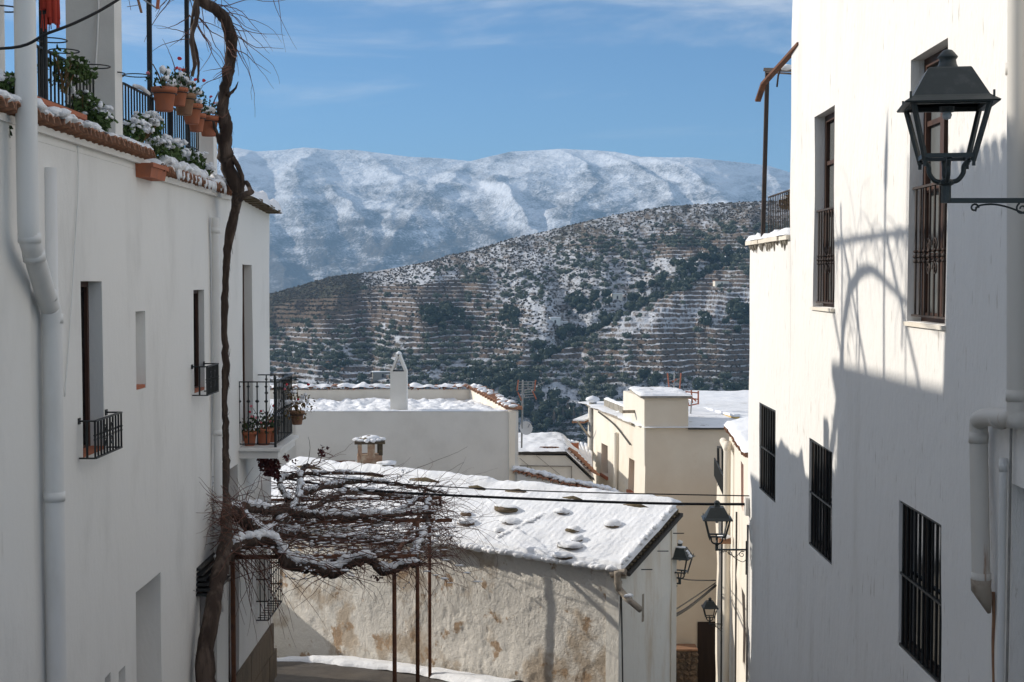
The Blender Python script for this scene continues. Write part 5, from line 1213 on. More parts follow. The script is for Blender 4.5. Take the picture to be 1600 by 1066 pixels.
for yy in (597, 601, 605, 609): el_.append((P(810, yy, Ya), P(836, yy - .5, Ya), 'alu', .009))
for a, c in (((810, 594), (808, 611)), ((837, 594), (835, 611)), ((809, 613), (815, 626)), ((832, 611), (838, 624))): el_.append((P(*a, Ya), P(*c, Ya), 'orange', .014))
for yy in (614, 618, 622): el_.append((P(813, yy, Ya), P(834, yy - 2, Ya), 'alu', .009))
el_ += [(P(818, 611, Ya), P(851, 597, Ya), 'alu', .010), (P(840, 597, Ya), P(845, 604, Ya), 'alu', .008), (P(845, 594, Ya), P(849, 602, Ya), 'alu', .008)]
aerial('television_aerial', 'television aerial with satellite dish beside the white flat-roofed house', P(815, 700, Ya), P(817, 594, Ya), el_, (P(822, 669, Ya), .15))
Yb = 37; aerial('television_aerial', 'faint orange aerial with dish behind the beige stair tower', P(1052, 640, Yb), P(1054, 582, Yb), [(P(1043, 583, Yb), P(1046, 612, Yb), 'orange', .018), (P(1064, 583, Yb), P(1062, 608, Yb), 'orange', .018), (P(1043, 596, Yb), P(1063, 592, Yb), 'alu', .012), (P(1044, 602, Yb), P(1063, 600, Yb), 'alu', .012), (P(1050, 597, Yb), P(1058, 592, Yb), 'orange', .018), (P(1056, 606, Yb), P(1066, 616, Yb), 'alu', .02)], (P(1047, 611, Yb), .12))
Yc = 36; aerial('television_aerial', 'orange aerial lying low in front of the red tiled roof', P(1078, 660, Yc), P(1081, 622, Yc), [(P(1071, 612, Yc), P(1091, 614, Yc), 'orange', .018), (P(1072, 622, Yc), P(1091, 624, Yc), 'orange', .018), (P(1071, 612, Yc), P(1076, 634, Yc), 'orange', .022), (P(1091, 611, Yc), P(1091, 632, Yc), 'orange', .022), (P(1076, 617, Yc), P(1088, 627, Yc), 'orange', .02), (P(1076, 634, Yc), P(1090, 631, Yc), 'orange', .018), (P(1080, 610, Yc), P(1082, 630, Yc), 'orange', .02)])
rb = thing('roof_turret', 'small dark roof vent with snow cap on the beige roof', 'roof vent', tuple(P(970, 655, 36.5))); part('box', MB().cbox(P(970, 650, 36.5), .16, .16, .14), M['tile'], rb); part('snow_cap', MB().blob(P(970, 644.5, 36.5), .14, .12, .06), M['snow'], rb, smooth=True)
# ochre parapet and red tiled roof behind
OP = thing('ochre_parapet', 'ochre yellow parapet topped with snow on the roof behind the stair tower', 'wall', tuple(P(1120, 640, 37)))
a, c = P(1094, 636, 38.5), P(1152, 650, 34.5)
part('wall', MB().beam(a - V((0, 0, .15)), c - V((0, 0, .15)), .12, .26), M['ochre'], OP); part('snow', MB().beam(a + V((0, 0, .01)), c + V((0, 0, .01)), .16, .06), M['snow'], OP)
TR = thing('red_tiled_house', 'small house with red tiled snowy roof behind the beige house', 'house', tuple(P(1108, 650, 44)))
Yt = 44; r0, r1, e0_, e1_ = P(1094, 616, Yt + 2), P(1128, 617, Yt + 2), P(1082, 634, Yt), P(1142, 636, Yt)
b = MB(); b.quad(e0_, e1_, r1, r0); b.quad(r1, e1_, e1_ + V((.2, 4, 0)), r1 + V((0, .3, 0))); b.quad(e0_, r0, r0 + V((0, .3, 0)), e0_ + V((-.2, 4, 0))); part('roof', b, M['snow'], TR)
for k in range(12):
    f = (k + .5) / 12; part('roof_tile', MB().tube([e0_.lerp(e1_, f) + V((0, -.02, .03)), r0.lerp(r1, f) + V((0, 0, .03))], .05, 6), M['tile'], TR, smooth=True)
part('ridge_tile', MB().tube([e1_, r1, r0, e0_], .07, 6), M['tile'], TR, smooth=True); part('snow', MB().tube([r0 + V((0, 0, .06)), r1 + V((0, 0, .06)), e1_ + V((0, 0, .05))], .05, 6), M['snow'], TR, smooth=True)
part('wall', MB().hexa([P(1086, 670, Yt + .3), P(1138, 670, Yt + .3), P(1138, 670, Yt + 3), P(1086, 670, Yt + 3), P(1086, 636, Yt + .3), P(1138, 637, Yt + .3), P(1138, 637, Yt + 3), P(1086, 636, Yt + 3)]), M['cream'], TR)
# flat roofs beyond on the right
fb = thing('snowy_flat_roof', 'flat snowy roof on the right behind the ochre parapet', 'roof', tuple(P(1150, 660, 40)))
part('slab', MB().box(WF, P(1080, 650, 40).x, 8.5, 38.2, 44, P(1150, 639, 38.2).z - .3, P(1150, 639, 38.2).z - .02), M['concrete'], fb)
zf = P(1150, 639, 38.2).z; b = MB(); x0f = P(1100, 650, 38).x; snow_sheet(b, lambda s_, t_, h: V((x0f + (8.5 - x0f) * s_, 38.2 + 5.8 * t_, zf - .02 + h)), 40, 30, .07, .1, .5, fu=4, fv=5.8, sc=2, seed=99); part('snow', b, M['snow'], fb, smooth=True)

# ================================================================== ROW OF HOUSES DOWN THE LANE (right)
LRN = thing('lane_house', 'narrow pale house in the lane just beyond the sunlit building', 'house', (4.3, 26, -9))
lf0 = P(1171, 700, 23.5); lf1 = P(1121, 700, 31.5); LN = Fr((lf0.x, lf0.y, 0), (lf1.x - lf0.x, lf1.y - lf0.y, 0), (-(lf1.y - lf0.y), lf1.x - lf0.x, 0))
def lu(px_): r = ray(px_, 436); k = r.x / r.y; return (lf0.x - k * lf0.y) / (k * LN.U.y - LN.U.x)
def lzz(px_, py_): return P(px_, py_, LN.p(lu(px_), 0, 0).y).z
ltop = lzz(1150, 684); LEN = lu(1121)
lhs = [(lu(1165), lu(1160), lzz(1162, 795), lzz(1162, 722), .08), (lu(1143), lu(1139), lzz(1141, 925), lzz(1141, 880), .08), (lu(1143), lu(1140), lzz(1141, 1040), lzz(1141, 1000), .08), (lu(1168.5), lu(1163.5), lzz(1165, 1040), lzz(1165, 920), .08)]
b = MB(); wall_slab(b, LN, -.5, lu(1141), -14, ltop, [lhs[0], lhs[3]] , thick=3, res=.5, w=.03); part('wall', b, M['cream'], LRN)
b = MB(); wall_slab(b, Fr(LN.p(0, -.003, 0), LN.U, LN.N), lu(1141), LEN, -14, lzz(1130, 760), [lhs[1], lhs[2]] if False else [], thick=3, res=.5, w=.03); part('wall', b, M['cream'], LRN)
part('window', MB().box(LN, lhs[0][0] + .01, lhs[0][1] - .01, -.075, -.04, lhs[0][2], lhs[0][3]), M['terracotta'], LRN, label='narrow orange-brown shuttered window'); part('window', MB().box(LN, lhs[3][0] + .01, lhs[3][1] - .01, -.075, -.04, lhs[3][2], lhs[3][3]), M['darkwood'], LRN)
for hh in lhs[1:3]: part('window', MB().box(LN, hh[0], hh[1], .0, .012, hh[2], hh[3]), M['darkwood'], LRN)
eave_tiles(LRN, LN, -.3, lu(1143), ltop + .05, .12, .18, slope=.15)
b = MB(); uu1 = lu(1142); snow_sheet(b, lambda s_, t_, h: LN.p(-.3 + (uu1 + .3) * s_, .12 - .6 * t_, ltop + .12 + h + .1 * t_), 50, 10, .08, .08, .6, fu=3, fv=.6, sc=3, seed=7); part('snow', b, M['snow'], LRN, smooth=True)
q0 = LN.p(lu(1148), .12, lzz(1148, 705)); part('drain_pipe', MB().tube(tube_path([LN.p(lu(1141), .12, q0.z + .06), LN.p(lu(1145), .14, q0.z + .08), q0, q0 - V((0, 0, .3)), V((q0.x, q0.y, -9)), V((q0.x, q0.y, -11))], 4), .07, 10), M['cream'], LRN, smooth=True)
for x in (1133, 1156): q0 = LN.p(lu(x), .03, lzz(x, 800)); part('wall_cable', MB().tube([q0, q0 - V((0, 0, 4))], .018, 5), M['gutter'], LRN)
lb = thing('lane_balcony', 'black balcony railing on a low terrace above the lane lanterns', 'balcony', tuple(LN.p(lu(1131), -.1, lzz(1131, 780))))
za_, zb2 = lzz(1131, 735), lzz(1131, 768); railing(lb, LN.p(lu(1141.5), .04, za_), LN.p(LEN, .04, za_), zb2 + .05, .16, .012)
for x, y0_, y1_ in ((1122, 700, 760), (1129, 700, 790)): part('post', MB().beam(P(x, y0_, LN.p(lu(x), 0, 0).y - .1), P(x + 1, y1_, LN.p(lu(x), 0, 0).y - .1), .05), M['iron'], lb)
part('beam', MB().beam(P(1122, 699, 31), P(1137, 699, 28.8), .05), M['iron'], lb)
c = LN.p(lu(1150), .18, lzz(1150, 845)); sl_ = thing('wall_lamp_bracket', 'tiny pink box lamp with snow on the lane house wall', 'lamp', tuple(c)); part('box', MB().cbox(c, .22, .16, .10), M['terracotta_old'], sl_); part('snow_cap', MB().blob(c + V((0, 0, .07)), .13, .10, .04), M['snow'], sl_, smooth=True)

# ================================================================== WHITE FLAT-ROOFED HOUSE
WH = thing('flat_roofed_house', 'white house with snowy flat roof, tile-topped parapets and a slender chimney', 'house', (-2.4, 31, -7))
wt_ = P(600, 643, 30).z; xa, xb = P(462, 643, 30).x, P(810, 643, 30).x
F30 = Fr((0, 30, 0), (1, 0, 0), (0, -1, 0))
b = MB(); wall_slab(b, F30, xa, xb, -12, wt_, thick=.22, res=.6, w=.015); part('front_wall', b, M['greywall'], WH)
b = MB(); wall_slab(b, Fr((0, 30.35, 0), (1, 0, 0), (0, -1, 0)), -7.2, xa + .01, -12, wt_ - .0, thick=.22, res=.6, w=.015); part('side_wing_wall', b, M['greywall'], WH)
farY = 33.2; zfl_ = wt_ - .14; xr_far = P(747, 610, farY).x
b = MB(); b.quad((-7.2, 30.2, zfl_), (xb - .02, 30.2, zfl_), (xr_far, farY, zfl_), (-7.2, farY, zfl_)); part('flat_roof', b, M['concrete'], WH)
b = MB(); snow_sheet(b, lambda s_, t_, h: V((-7.1 + (xb - .1 + 7.1 - (xb - xr_far) * t_) * s_, 30.24 + (farY - 30.3) * t_, zfl_ + .01 + h)), 150, 60, .12, .1, .8, fu=7.2, fv=2.9, sc=4.5, seed=111); part('snow', b, M['snow'], WH, smooth=True)
b = MB(); snow_sheet(b, lambda s_, t_, h: V((xa + (xb - xa) * s_, 29.99 + .2 * t_, wt_ + h)), 100, 5, .03, .05, .7, fu=4.6, fv=.2, sc=5, seed=113); part('snow', b, M['snow'], WH, smooth=True)
FFr = Fr((0, farY, 0), (1, 0, 0), (0, -1, 0)); pz = P(600, 609, farY).z
b = MB(); wall_slab(b, FFr, -7.2, xr_far + .1, -12, pz, thick=.2, res=.5, w=.02); part('rear_parapet', b, M['cream'], WH)
RPf = Fr((xb, 30.0, 0), (xr_far - xb, farY - 30.0, 0), (-(farY - 30.0), xr_far - xb, 0)); RPL = math.hypot(xr_far - xb, farY - 30.0)
b = MB()
n = 16
for i in range(n):
    u0, u1 = RPL * i / n + .02, RPL * (i + 1) / n + .02
    z_ = lambda u: wt_ + .015 + (pz - wt_) * min(1, max(0, u / RPL)) ** .9
    b.hexa([RPf.p(u, d, z) for zz_, (u, d, z) in enumerate([(u0, .2, -12), (u1, .2, -12), (u1, 0, -12), (u0, 0, -12), (u0, .2, z_(u0)), (u1, .2, z_(u1)), (u1, 0, z_(u1)), (u0, 0, z_(u0))])])
part('right_parapet', b, M['cream'], WH)
TIL2 = tile_mesh(.36, .10)
x = -7.0; k = 0
while x < xr_far + .05:
    inst(TIL2, 'coping_tile', WH, (x, farY + .28, pz + .02 + random.uniform(-.01, .015)), (0, random.uniform(-.05, .05), -math.pi / 2 + random.uniform(-.12, .12))); x += .215 + random.uniform(-.02, .02); k += 1
for i in range(15):
    u = RPL * (i + .5) / 15; inst(TIL2, 'coping_tile', WH, RPf.p(u, .26, z_(u) + .02), (0, random.uniform(-.1, .1), math.atan2(-RPf.N.y, -RPf.N.x) + random.uniform(-.15, .15)))
b = MB(); snow_sheet(b, lambda s_, t_, h: V((-7.1 + (xr_far + 7.1) * s_, farY - .1 + .38 * t_, pz + .06 + h + .014 * math.sin((7.0 * s_) * 2 * math.pi / .43))), 240, 6, .05, .09, 1.5, fu=6.5, fv=.38, sc=4, seed=117); part('snow', b, M['snow'], WH, smooth=True)
b = MB()
for i in range(34):
    u = RPL * random.random(); b.blob(RPf.p(u, random.uniform(-.05, .2), z_(u) + .09), .08, .09, .03, 9, 5, .5)
part('snow', b, M['snow'], WH, smooth=True)
# slender chimney with a pointed twin-slab hood
SC = thing('pointed_chimney', 'slender white chimney with a pointed open hood on the flat roof', 'chimney', tuple(P(623, 640, 30.4))); c0 = P(623.5, 640, 30.45); cx = c0.x; hw = .175
ztt = P(623, 580, 30.45).z; zpk = P(623, 553, 30.45).z
part('shaft', MB().box(Fr((cx, 30.3, 0), (1, 0, 0), (0, -1, 0)), -hw, hw, -.36, 0, wt_ - .6, ztt), M['greywall'], SC)
for s_ in (-1, 1): part('hood_slab', MB().hexa([V((cx + s_ * a_, 30.3 + y__, z)) for (a_, z) in ((hw + .005, ztt + .002), (.0 if s_ > 0 else .0, zpk)) for (y__, aa) in ((0, 0), (.36, 0))] and [V(q) for q in (
    (cx + s_ * hw, 30.3, ztt + .002), (cx + s_ * (hw - .05), 30.3, ztt + .002), (cx + s_ * (hw - .05), 30.66, ztt + .002), (cx + s_ * hw, 30.66, ztt + .002),
    (cx + s_ * .03, 30.3, zpk), (cx - s_ * .0, 30.3, zpk - .06), (cx - s_ * .0, 30.66, zpk - .06), (cx + s_ * .03, 30.66, zpk))]), M['greywall'], SC)
part('flue', MB().box(Fr((cx, 30.3, 0), (1, 0, 0), (0, -1, 0)), -hw + .05, hw - .05, -.33, -.03, ztt + .003, ztt + .02), M['iron'], SC)
part('snow_cap', MB().blob((cx, 30.48, zpk + .01), .055, .19, .04), M['snow'], SC, smooth=True)

# ================================================================== SMALL GREY HOUSE AND WALLS IN THE MIDDLE
GH = thing('grey_gable_house', 'small pale grey gabled house with snowy roof between the flat roof and the beige house', 'house', tuple(P(860, 770, 35)))
Yg = 35.0; pts = [(806, 830), (926, 830), (926, 752), (884, 712), (806, 711)]
def prism(pts, Ya_, dep):
    b = MB(); f = [P(x, y, Ya_) for x, y in pts]; k = [q + V((0, dep, 0)) for q in f]; n = len(f); b.quad(*f); b.quad(*reversed(k))
    for i in range(n): j = (i + 1) % n; b.quad(f[i], k[i], k[j], f[j])
    return b
part('wall', prism(pts, Yg, 3.5), M['greywall'], GH)
for (x0, y0_), (x1, y1_) in (((804, 709), (885, 709)), ((885, 709), (929, 752))):
    a, c = P(x0, y0_, Yg - .1), P(x1, y1_, Yg - .1); D = V((0, 1.85, 0)); up = V((0, 0, .05))
    part('roof_edge', MB().hexa([a, c, c + D * 2, a + D * 2, a + up, c + up, c + D * 2 + up, a + D * 2 + up]), M['gutter'], GH)
    b = MB(); snow_sheet(b, lambda s_, t_, h: a.lerp(c, s_) + D * 2 * t_ + up + V((0, 0, h + .06 * min(t_ * 4, 1))), 40, 20, .045, .25, 1.2, fu=1.6, fv=3.6, sc=3, seed=int(x0)); part('snow', b, M['snow_thin'], GH, smooth=True)
part('wall_pipe', MB().tube([P(812, 728, Yg - .05), P(893, 729, Yg - .05), P(893, 800, Yg - .05)], .018, 6), M['galv'], GH); part('wall_pipe', MB().tube([P(824, 729, Yg - .05), P(824, 742, Yg - .05)], .018, 6), M['galv'], GH)
part('wall_wire', MB().tube([P(812, 716, Yg - .04), P(855, 752, Yg - .04)], .007, 4), M['galv'], GH); part('wall_wire', MB().tube([P(838, 712, Yg - .04), P(875, 742, Yg - .04)], .007, 4), M['galv'], GH)
for k in range(5): inst(TIL2, 'roof_tile', GH, P(846 + k * 5.5, 705.5, Yg - .05) + V((0, .2, .03)), (0, .1, 1.2), (.8, .8, .8))
for k in range(8): q = P(887, 709, Yg).lerp(P(926, 748, Yg), k / 8); inst(TIL2, 'roof_tile', GH, q + V((.02, .1, .09)), (0, .5, .3), (.7, .8, .8))
rc = thing('red_chimney', 'short red brick chimney with snow cap behind the grey gable', 'chimney', tuple(P(898, 712, 38))); part('shaft', MB().box(Fr(P(898, 712, 38), (1, 0, 0), (0, -1, 0)), -.11, .11, -.22, 0, -.3, P(898, 692, 38).z - P(898, 712, 38).z), M['terracotta'], rc); part('snow_cap', MB().blob(P(898, 691, 38.1), .13, .13, .03), M['snow'], rc, smooth=True)
dr_ = thing('dark_tiled_roof', 'snowy tile roof sloping beside the red chimney, left of the tin pipe', 'roof', tuple(P(905, 725, 38)))
q4 = [P(905, 712, 37.2), P(922, 732, 36.5), P(922, 700, 40), P(880, 690, 41)]; b = MB(); b.quad(*q4); part('roof_deck', b, M['tile_dark'], dr_)
for k in range(7): f = k / 6; part('snow', MB().tube([q4[0].lerp(q4[1], f) + V((0, 0, .05)), q4[3].lerp(q4[2], f) + V((0, 0, .05))], .07, 6), M['snow'], dr_, smooth=True)
# curved tile-topped parapet in front
CPt = thing('curved_parapet', 'cream wall with a curved tile coping under snow behind the shed ridge', 'wall', tuple(P(880, 780, 30)))
top_ = [(808, 739), (840, 746), (880, 757), (920, 765), (950, 772), (975, 785)]; Yp_ = [29.9, 29.7, 29.4, 29.1, 28.9, 28.7]
b = MB(); tp = tube_path([P(x, y, Y) for (x, y), Y in zip(top_, Yp_)], 5)
for a, c in zip(tp, tp[1:]):
    D = V((0, .2, 0)); b.hexa([V((a.x, a.y, -12)), V((c.x, c.y, -12)), V((c.x, c.y + .2, -12)), V((a.x, a.y + .2, -12)), a, c, c + D, a + D])
part('wall', b, M['greywall'], CPt)
for i in range(0, len(tp) - 1):
    inst(TIL2, 'coping_tile', CPt, tp[i] + V((0, .26, .02)), (0, .1, -math.pi / 2 + random.uniform(-.3, .3)), (.9, .8, .8))
b = MB()
for q in tp: b.blob(q + V((random.uniform(-.02, .02), .12, .08 + random.uniform(0, .02))), .10, .13, .045, 9, 5, .5)
part('snow', b, M['snow'], CPt, smooth=True)

# ================================================================== UNSEEN HOUSES ADDED TO SHADE THE STREET
NB = thing('unseen_shade_house', 'unseen tall white house added behind the left terrace to shade the right wall', 'house', (-11, 14, -2))
b = MB(); wall_slab(b, Fr((-8.6, 0, 0), (0, 1, 0), (1, 0, 0)), 6, 18.6, -4, 4.45, thick=5, res=1.0); part('wall', b, M['plaster'], NB)
b = MB(); wall_slab(b, Fr((-8.62, 0, 0), (0, 1, 0), (1, 0, 0)), 6, 14.9, 4.61, 6.1, thick=4.9, res=1.0); part('upper_shade_block', b, M['plaster'], NB)  # upper block added out of view, narrows the lit gap on the right wall
b = MB(); b.box(Fr((-8.6, 0, 0), (0, 1, 0), (1, 0, 0)), 5.8, 18.8, -5.2, .25, 4.46, 4.6); part('roof', b, M['tile'], NB)

NB2 = thing('rear_shade_house', 'unseen white house added behind the far end of the left house to lengthen its shadow', 'house', (-7, 21.4, -6))  # hidden block added so the shadow reaches the far corner opposite
b = MB(); wall_slab(b, Fr((-4.45, 0, 0), (0, 1, 0), (1, 0, 0)), 20.62, 22.15, -9, .85, thick=4.5, res=1.0); part('wall', b, M['plaster'], NB2)
b = MB(); b.box(Fr((-4.45, 0, 0), (0, 1, 0), (1, 0, 0)), 20.6, 22.2, -4.6, .12, .86, .93); part('roof', b, M['tile'], NB2)
# ================================================================== CABLES
def cable(pts, r, label): return solo('overhead_cable', MB().tube(tube_path([V(p) for p in pts], 8), r, 6), M['cable'], label, 'cable', smooth=True)
cable([P(418, 742, 20.4), P(570, 766, 20.2), P(860, 781, 19.8), P(1040, 787, 19.5), P(1171, 788, 19.25)], .020, 'thick black cable crossing the lane in front of the shed roof')
cable([P(418, 735, 20.3), P(623, 756, 20.1), P(860, 768, 19.75), P(1171, 775, 19.2)], .009, 'thin dark wire just above the thick cable')
cable([V((LWX + .04, 7.2, P(0, 90, 8).z - .02)), P(0, 76, 8.0), P(75, 52, 8.15), P(130, 30, 8.3), P(190, -4, 8.5), P(300, -80, 9)], .0085, 'black cable sweeping across the upper left corner in front of the piers')
cable([P(1034, 972, 21.5), P(1075, 950, 24), P(1118, 915, 28)], .028, 'sagging black cable between the shed and the lane house')
cable([P(1034, 966, 21.5), P(1075, 940, 24), P(1118, 911, 28)], .012, 'thin wire just above the sagging lane cable')
cable([P(1036, 896, 21.4), P(1075, 906, 24), P(1118, 907, 28)], .012, 'thin wire behind the snow-capped lantern')
for k in range(9):
    x = 575 + k * 62 + 11 * (k % 2); q = P(x, np.interp(x, [418, 570, 860, 1040, 1171], [742, 766, 781, 787, 788]), np.interp(x, [418, 1171], [20.4, 19.25])); 

# ================================================================== VINE PERGOLA
VP = thing('vine_pergola', 'rusty steel pergola frame over the street below the vine', 'pergola', (-1.4, 18.5, -6.0)); gz_ = lambda y: float(zg(y)) - .05
posts = [(616, 872, 17.0), (652, 815, 18.5), (671, 788, 21.5)]
for x, y, Y in posts:
    p = P(x, y, Y); part('post', MB().tube([p, V((p.x, p.y, gz_(Y)))], .026, 8), M['rust'], VP, smooth=True)
def bm(x0, y0_, Y0_, x1, y1_, Y1_): part('beam', MB().beam(P(x0, y0_, Y0_), P(x1, y1_, Y1_), .045), M['rust'], VP)
bm(308, 871, 16.4, 652, 869, 17.0); bm(352, 818, 18.6, 706, 813, 19.4); bm(420, 782, 21.2, 690, 778, 21.5); bm(652, 813, 18.5, 652, 870, 17.0) if False else None
p = P(652, 869, 17.0); part('post', MB().tube([p, V((p.x, p.y, gz_(17)))], .02, 8), M['rust'], VP) if False else None
for x in (616,): a = P(616, 872, 17.0); part('side_beam', MB().beam(a, V((P(671, 788, 21.5).x, 21.5, a.z + .02)), .04), M['rust'], VP)

VN = thing('grapevine', 'old shaggy grapevine climbing the left house, its snowy branches spread over the pergola', 'vine', (-3.1, 15.5, -6.1))
tk = [(324, 1090, 15.3, .125), (320, 1040, 15.35, .12), (331, 960, 15.5, .11), (342, 900, 15.8, .10), (351, 865, 16.0, .10), (353, 815, 16.4, .08), (351, 760, 16.8, .055), (353, 700, 17.0, .05), (351, 640, 17.0, .046), (353, 580, 17.0, .05), (351, 520, 17.0, .046), (353, 440, 17.0, .05), (357, 380, 17.0, .055), (369, 320, 16.9, .065), (371, 296, 16.8, .09), (356, 262, 16.7, .10), (352, 235, 16.6, .10), (353, 200, 16.5, .08), (348, 170, 16.4, .07), (353, 130, 16.3, .068), (360, 90, 16.2, .068), (359, 50, 16.0, .072), (345, 22, 15.9, .072), (318, 2, 15.8, .074), (280, -30, 15.6, .07), (230, -60, 15.2, .05), (150, -75, 14.4, .035), (60, -90, 13.4, .012)]
pts = tube_path([P(x, y, Y) for x, y, Y, r in tk], 6); rr = np.interp(np.linspace(0, len(tk) - 1, len(pts)), range(len(tk)), [t[3] for t in tk]); random.seed(3)
b = MB(); rad = [float(r * .86 * (1 + .28 * (float(fbm(i * .35, 2, 3, 5)) - .5))) for i, r in enumerate(rr)]; b.tube([q + V((random.gauss(0, .008), random.gauss(0, .008), 0)) for q in pts], rad, 14)
for k in range(26):  # twisted strands make the trunk ropy
    i0 = random.randrange(0, len(pts) - 14); L_ = random.randrange(8, 14); ph = random.random() * 6.28
    b.tube([pts[i0 + i] + V((math.cos(ph + i * .25), math.sin(ph + i * .25), 0)) * rad[i0 + i] * .75 for i in range(L_)], [rad[i0 + i] * (.42 if 0 < i < L_ - 1 else .1) for i in range(L_)], 7)
part('trunk', b, M['bark'], VN, smooth=True)
b = MB()
for k in range(500):  # shaggy strips of bark
    i = random.randrange(2, len(pts) - 3); a0 = random.random() * 6.28; o_ = V((math.cos(a0), math.sin(a0), 0)); L_ = random.uniform(.04, .14)
    p0 = pts[i] + o_ * rad[i] * .95; p1 = p0 + o_ * random.uniform(.005, .035) + V((0, 0, random.choice((-1, 1)) * L_)); w_ = o_.cross(V((0, 0, 1))) * random.uniform(.003, .007); b.quad(p0 - w_, p0 + w_, p1 + w_ * .3, p1 - w_ * .3)
part('bark_strip', b, M['bark'], VN, kind='stuff')
def limb(px_pts, name='branch', snow=True, k=6, amp=.03, mm='bark', n=9):
    q = tube_path([P(x, y, Y) for x, y, Y, r in px_pts], k); r_ = np.interp(np.linspace(0, len(px_pts) - 1, len(q)), range(len(px_pts)), [t[3] for t in px_pts])
    q = [p + V((random.gauss(0, amp * .3), random.gauss(0, amp * .3), random.gauss(0, amp * .3))) for p in q]
    r_ = [float(r * (1 + .3 * (random.random() - .5))) for r in r_]; part(name, MB().tube(q, r_, n), M[mm], VN, smooth=True); return q, r_
SN = MB()
def snow_on(q, r_, dens=.75, th=1.0):
    """broken, clumpy snow lying along the top of a branch"""
    i = 0
    while i < len(q) - 3:
        L_ = random.randrange(2, 8)
        if random.random() < dens:
            seg = q[i:i + L_]; rs_ = r_[i:i + L_]
            if len(seg) > 1 and abs((seg[-1] - seg[0]).normalized().z) < .8:
                for j in range(len(seg) - 1):
                    for f in (.0, .33, .66):
                        p = seg[j].lerp(seg[j + 1], f); rr_ = max(.010, min(.05, rs_[j] * .75 + .008)) * th * random.uniform(.55, 1.25)
                        if r_[0] < .012 and f > 0: continue
                        d_ = (seg[j + 1] - seg[j]); l_ = max(rr_ * 1.3, d_.length * .35)
                        SN.blob(p + V((random.gauss(0, .008), random.gauss(0, .008), rs_[j] * .8 + rr_ * .25)), l_ if abs(d_.x) > abs(d_.y) else rr_ * 1.1, rr_ * 1.1 if abs(d_.x) > abs(d_.y) else l_, rr_ * random.uniform(.6, 1.0), 6, 4, .5)
        i += L_
limbs = [
 [(345, 880, 16.0, .09), (365, 858, 16.2, .085), (400, 845, 16.4, .08), (430, 850, 16.5, .075), (450, 880, 16.5, .08), (490, 888, 16.6, .075), (525, 893, 16.6, .07), (550, 878, 16.7, .06), (580, 876, 16.7, .055), (600, 893, 16.7, .055), (640, 882, 16.8, .035), (660, 880, 16.8, .02)],
 [(352, 800, 16.6, .08), (370, 800, 16.8, .08), (390, 822, 17.0, .08), (420, 838, 17.3, .07), (460, 835, 17.6, .06), (500, 845, 17.8, .055), (560, 842, 18.0, .05), (610, 850, 18.2, .04), (650, 845, 18.4, .02)],
 [(355, 790, 16.7, .06), (400, 795, 17.2, .055), (450, 800, 17.8, .05), (520, 808, 18.4, .045), (600, 806, 19.0, .04), (680, 800, 19.4, .02)],
 [(400, 845, 16.6, .06), (440, 815, 17.6, .05), (465, 780, 18.8, .045), (470, 740, 20.2, .045), (480, 728, 20.8, .03)],
 [(420, 840, 17.2, .05), (480, 800, 18.6, .045), (540, 770, 20.0, .04), (620, 775, 20.8, .035), (690, 790, 21.2, .02)],
 [(430, 810, 18.0, .04), (480, 770, 19.4, .04), (560, 752, 20.6, .035), (640, 760, 21.0, .025), (700, 772, 21.2, .015)],
 [(450, 780, 18.8, .04), (440, 750, 20.0, .035), (500, 738, 20.8, .03), (600, 742, 21.2, .02)],
 [(560, 842, 18.0, .035), (590, 815, 18.9, .03), (640, 790, 20.2, .03), (668, 765, 21.2, .02)],
 [(645, 882, 16.9, .04), (655, 850, 17.9, .04), (668, 820, 19.0, .035), (664, 800, 19.8, .03), (676, 775, 21.0, .025)],
 [(500, 888, 16.6, .03), (540, 868, 17.2, .03), (600, 862, 17.6, .025), (645, 868, 17.8, .02)]]
allpts = []
for L_ in limbs: q, r_ = limb(L_, k=8); snow_on(q, r_, .72, 1.0); allpts += q
# side limbs high on the wall
for L_ in ([(371, 312, 16.8, .03), (382, 285, 16.7, .025), (392, 300, 16.5, .03), (382, 304, 16.5, .035), (370, 318, 16.8, .035)], [(352, 240, 16.6, .03), (340, 215, 16.5, .025), (333, 190, 16.2, .015)], [(375, 300, 16.8, .03), (378, 275, 16.7, .025), (362, 245, 16.6, .03)]): limb(L_, k=5, amp=.01)
for L_ in ([(306, -30, 15.7, .03), (308, 20, 15.7, .028), (300, 60, 15.6, .024), (304, 100, 15.6, .022), (300, 120, 15.6, .016)], [(312, -30, 15.7, .02), (300, 40, 15.7, .018), (309, 90, 15.7, .016), (310, 128, 15.6, .012)], [(356, 150, 16.3, .025), (368, 138, 16.3, .012), (372, 128, 16.3, .004)]): limb(L_, k=5, amp=.012)
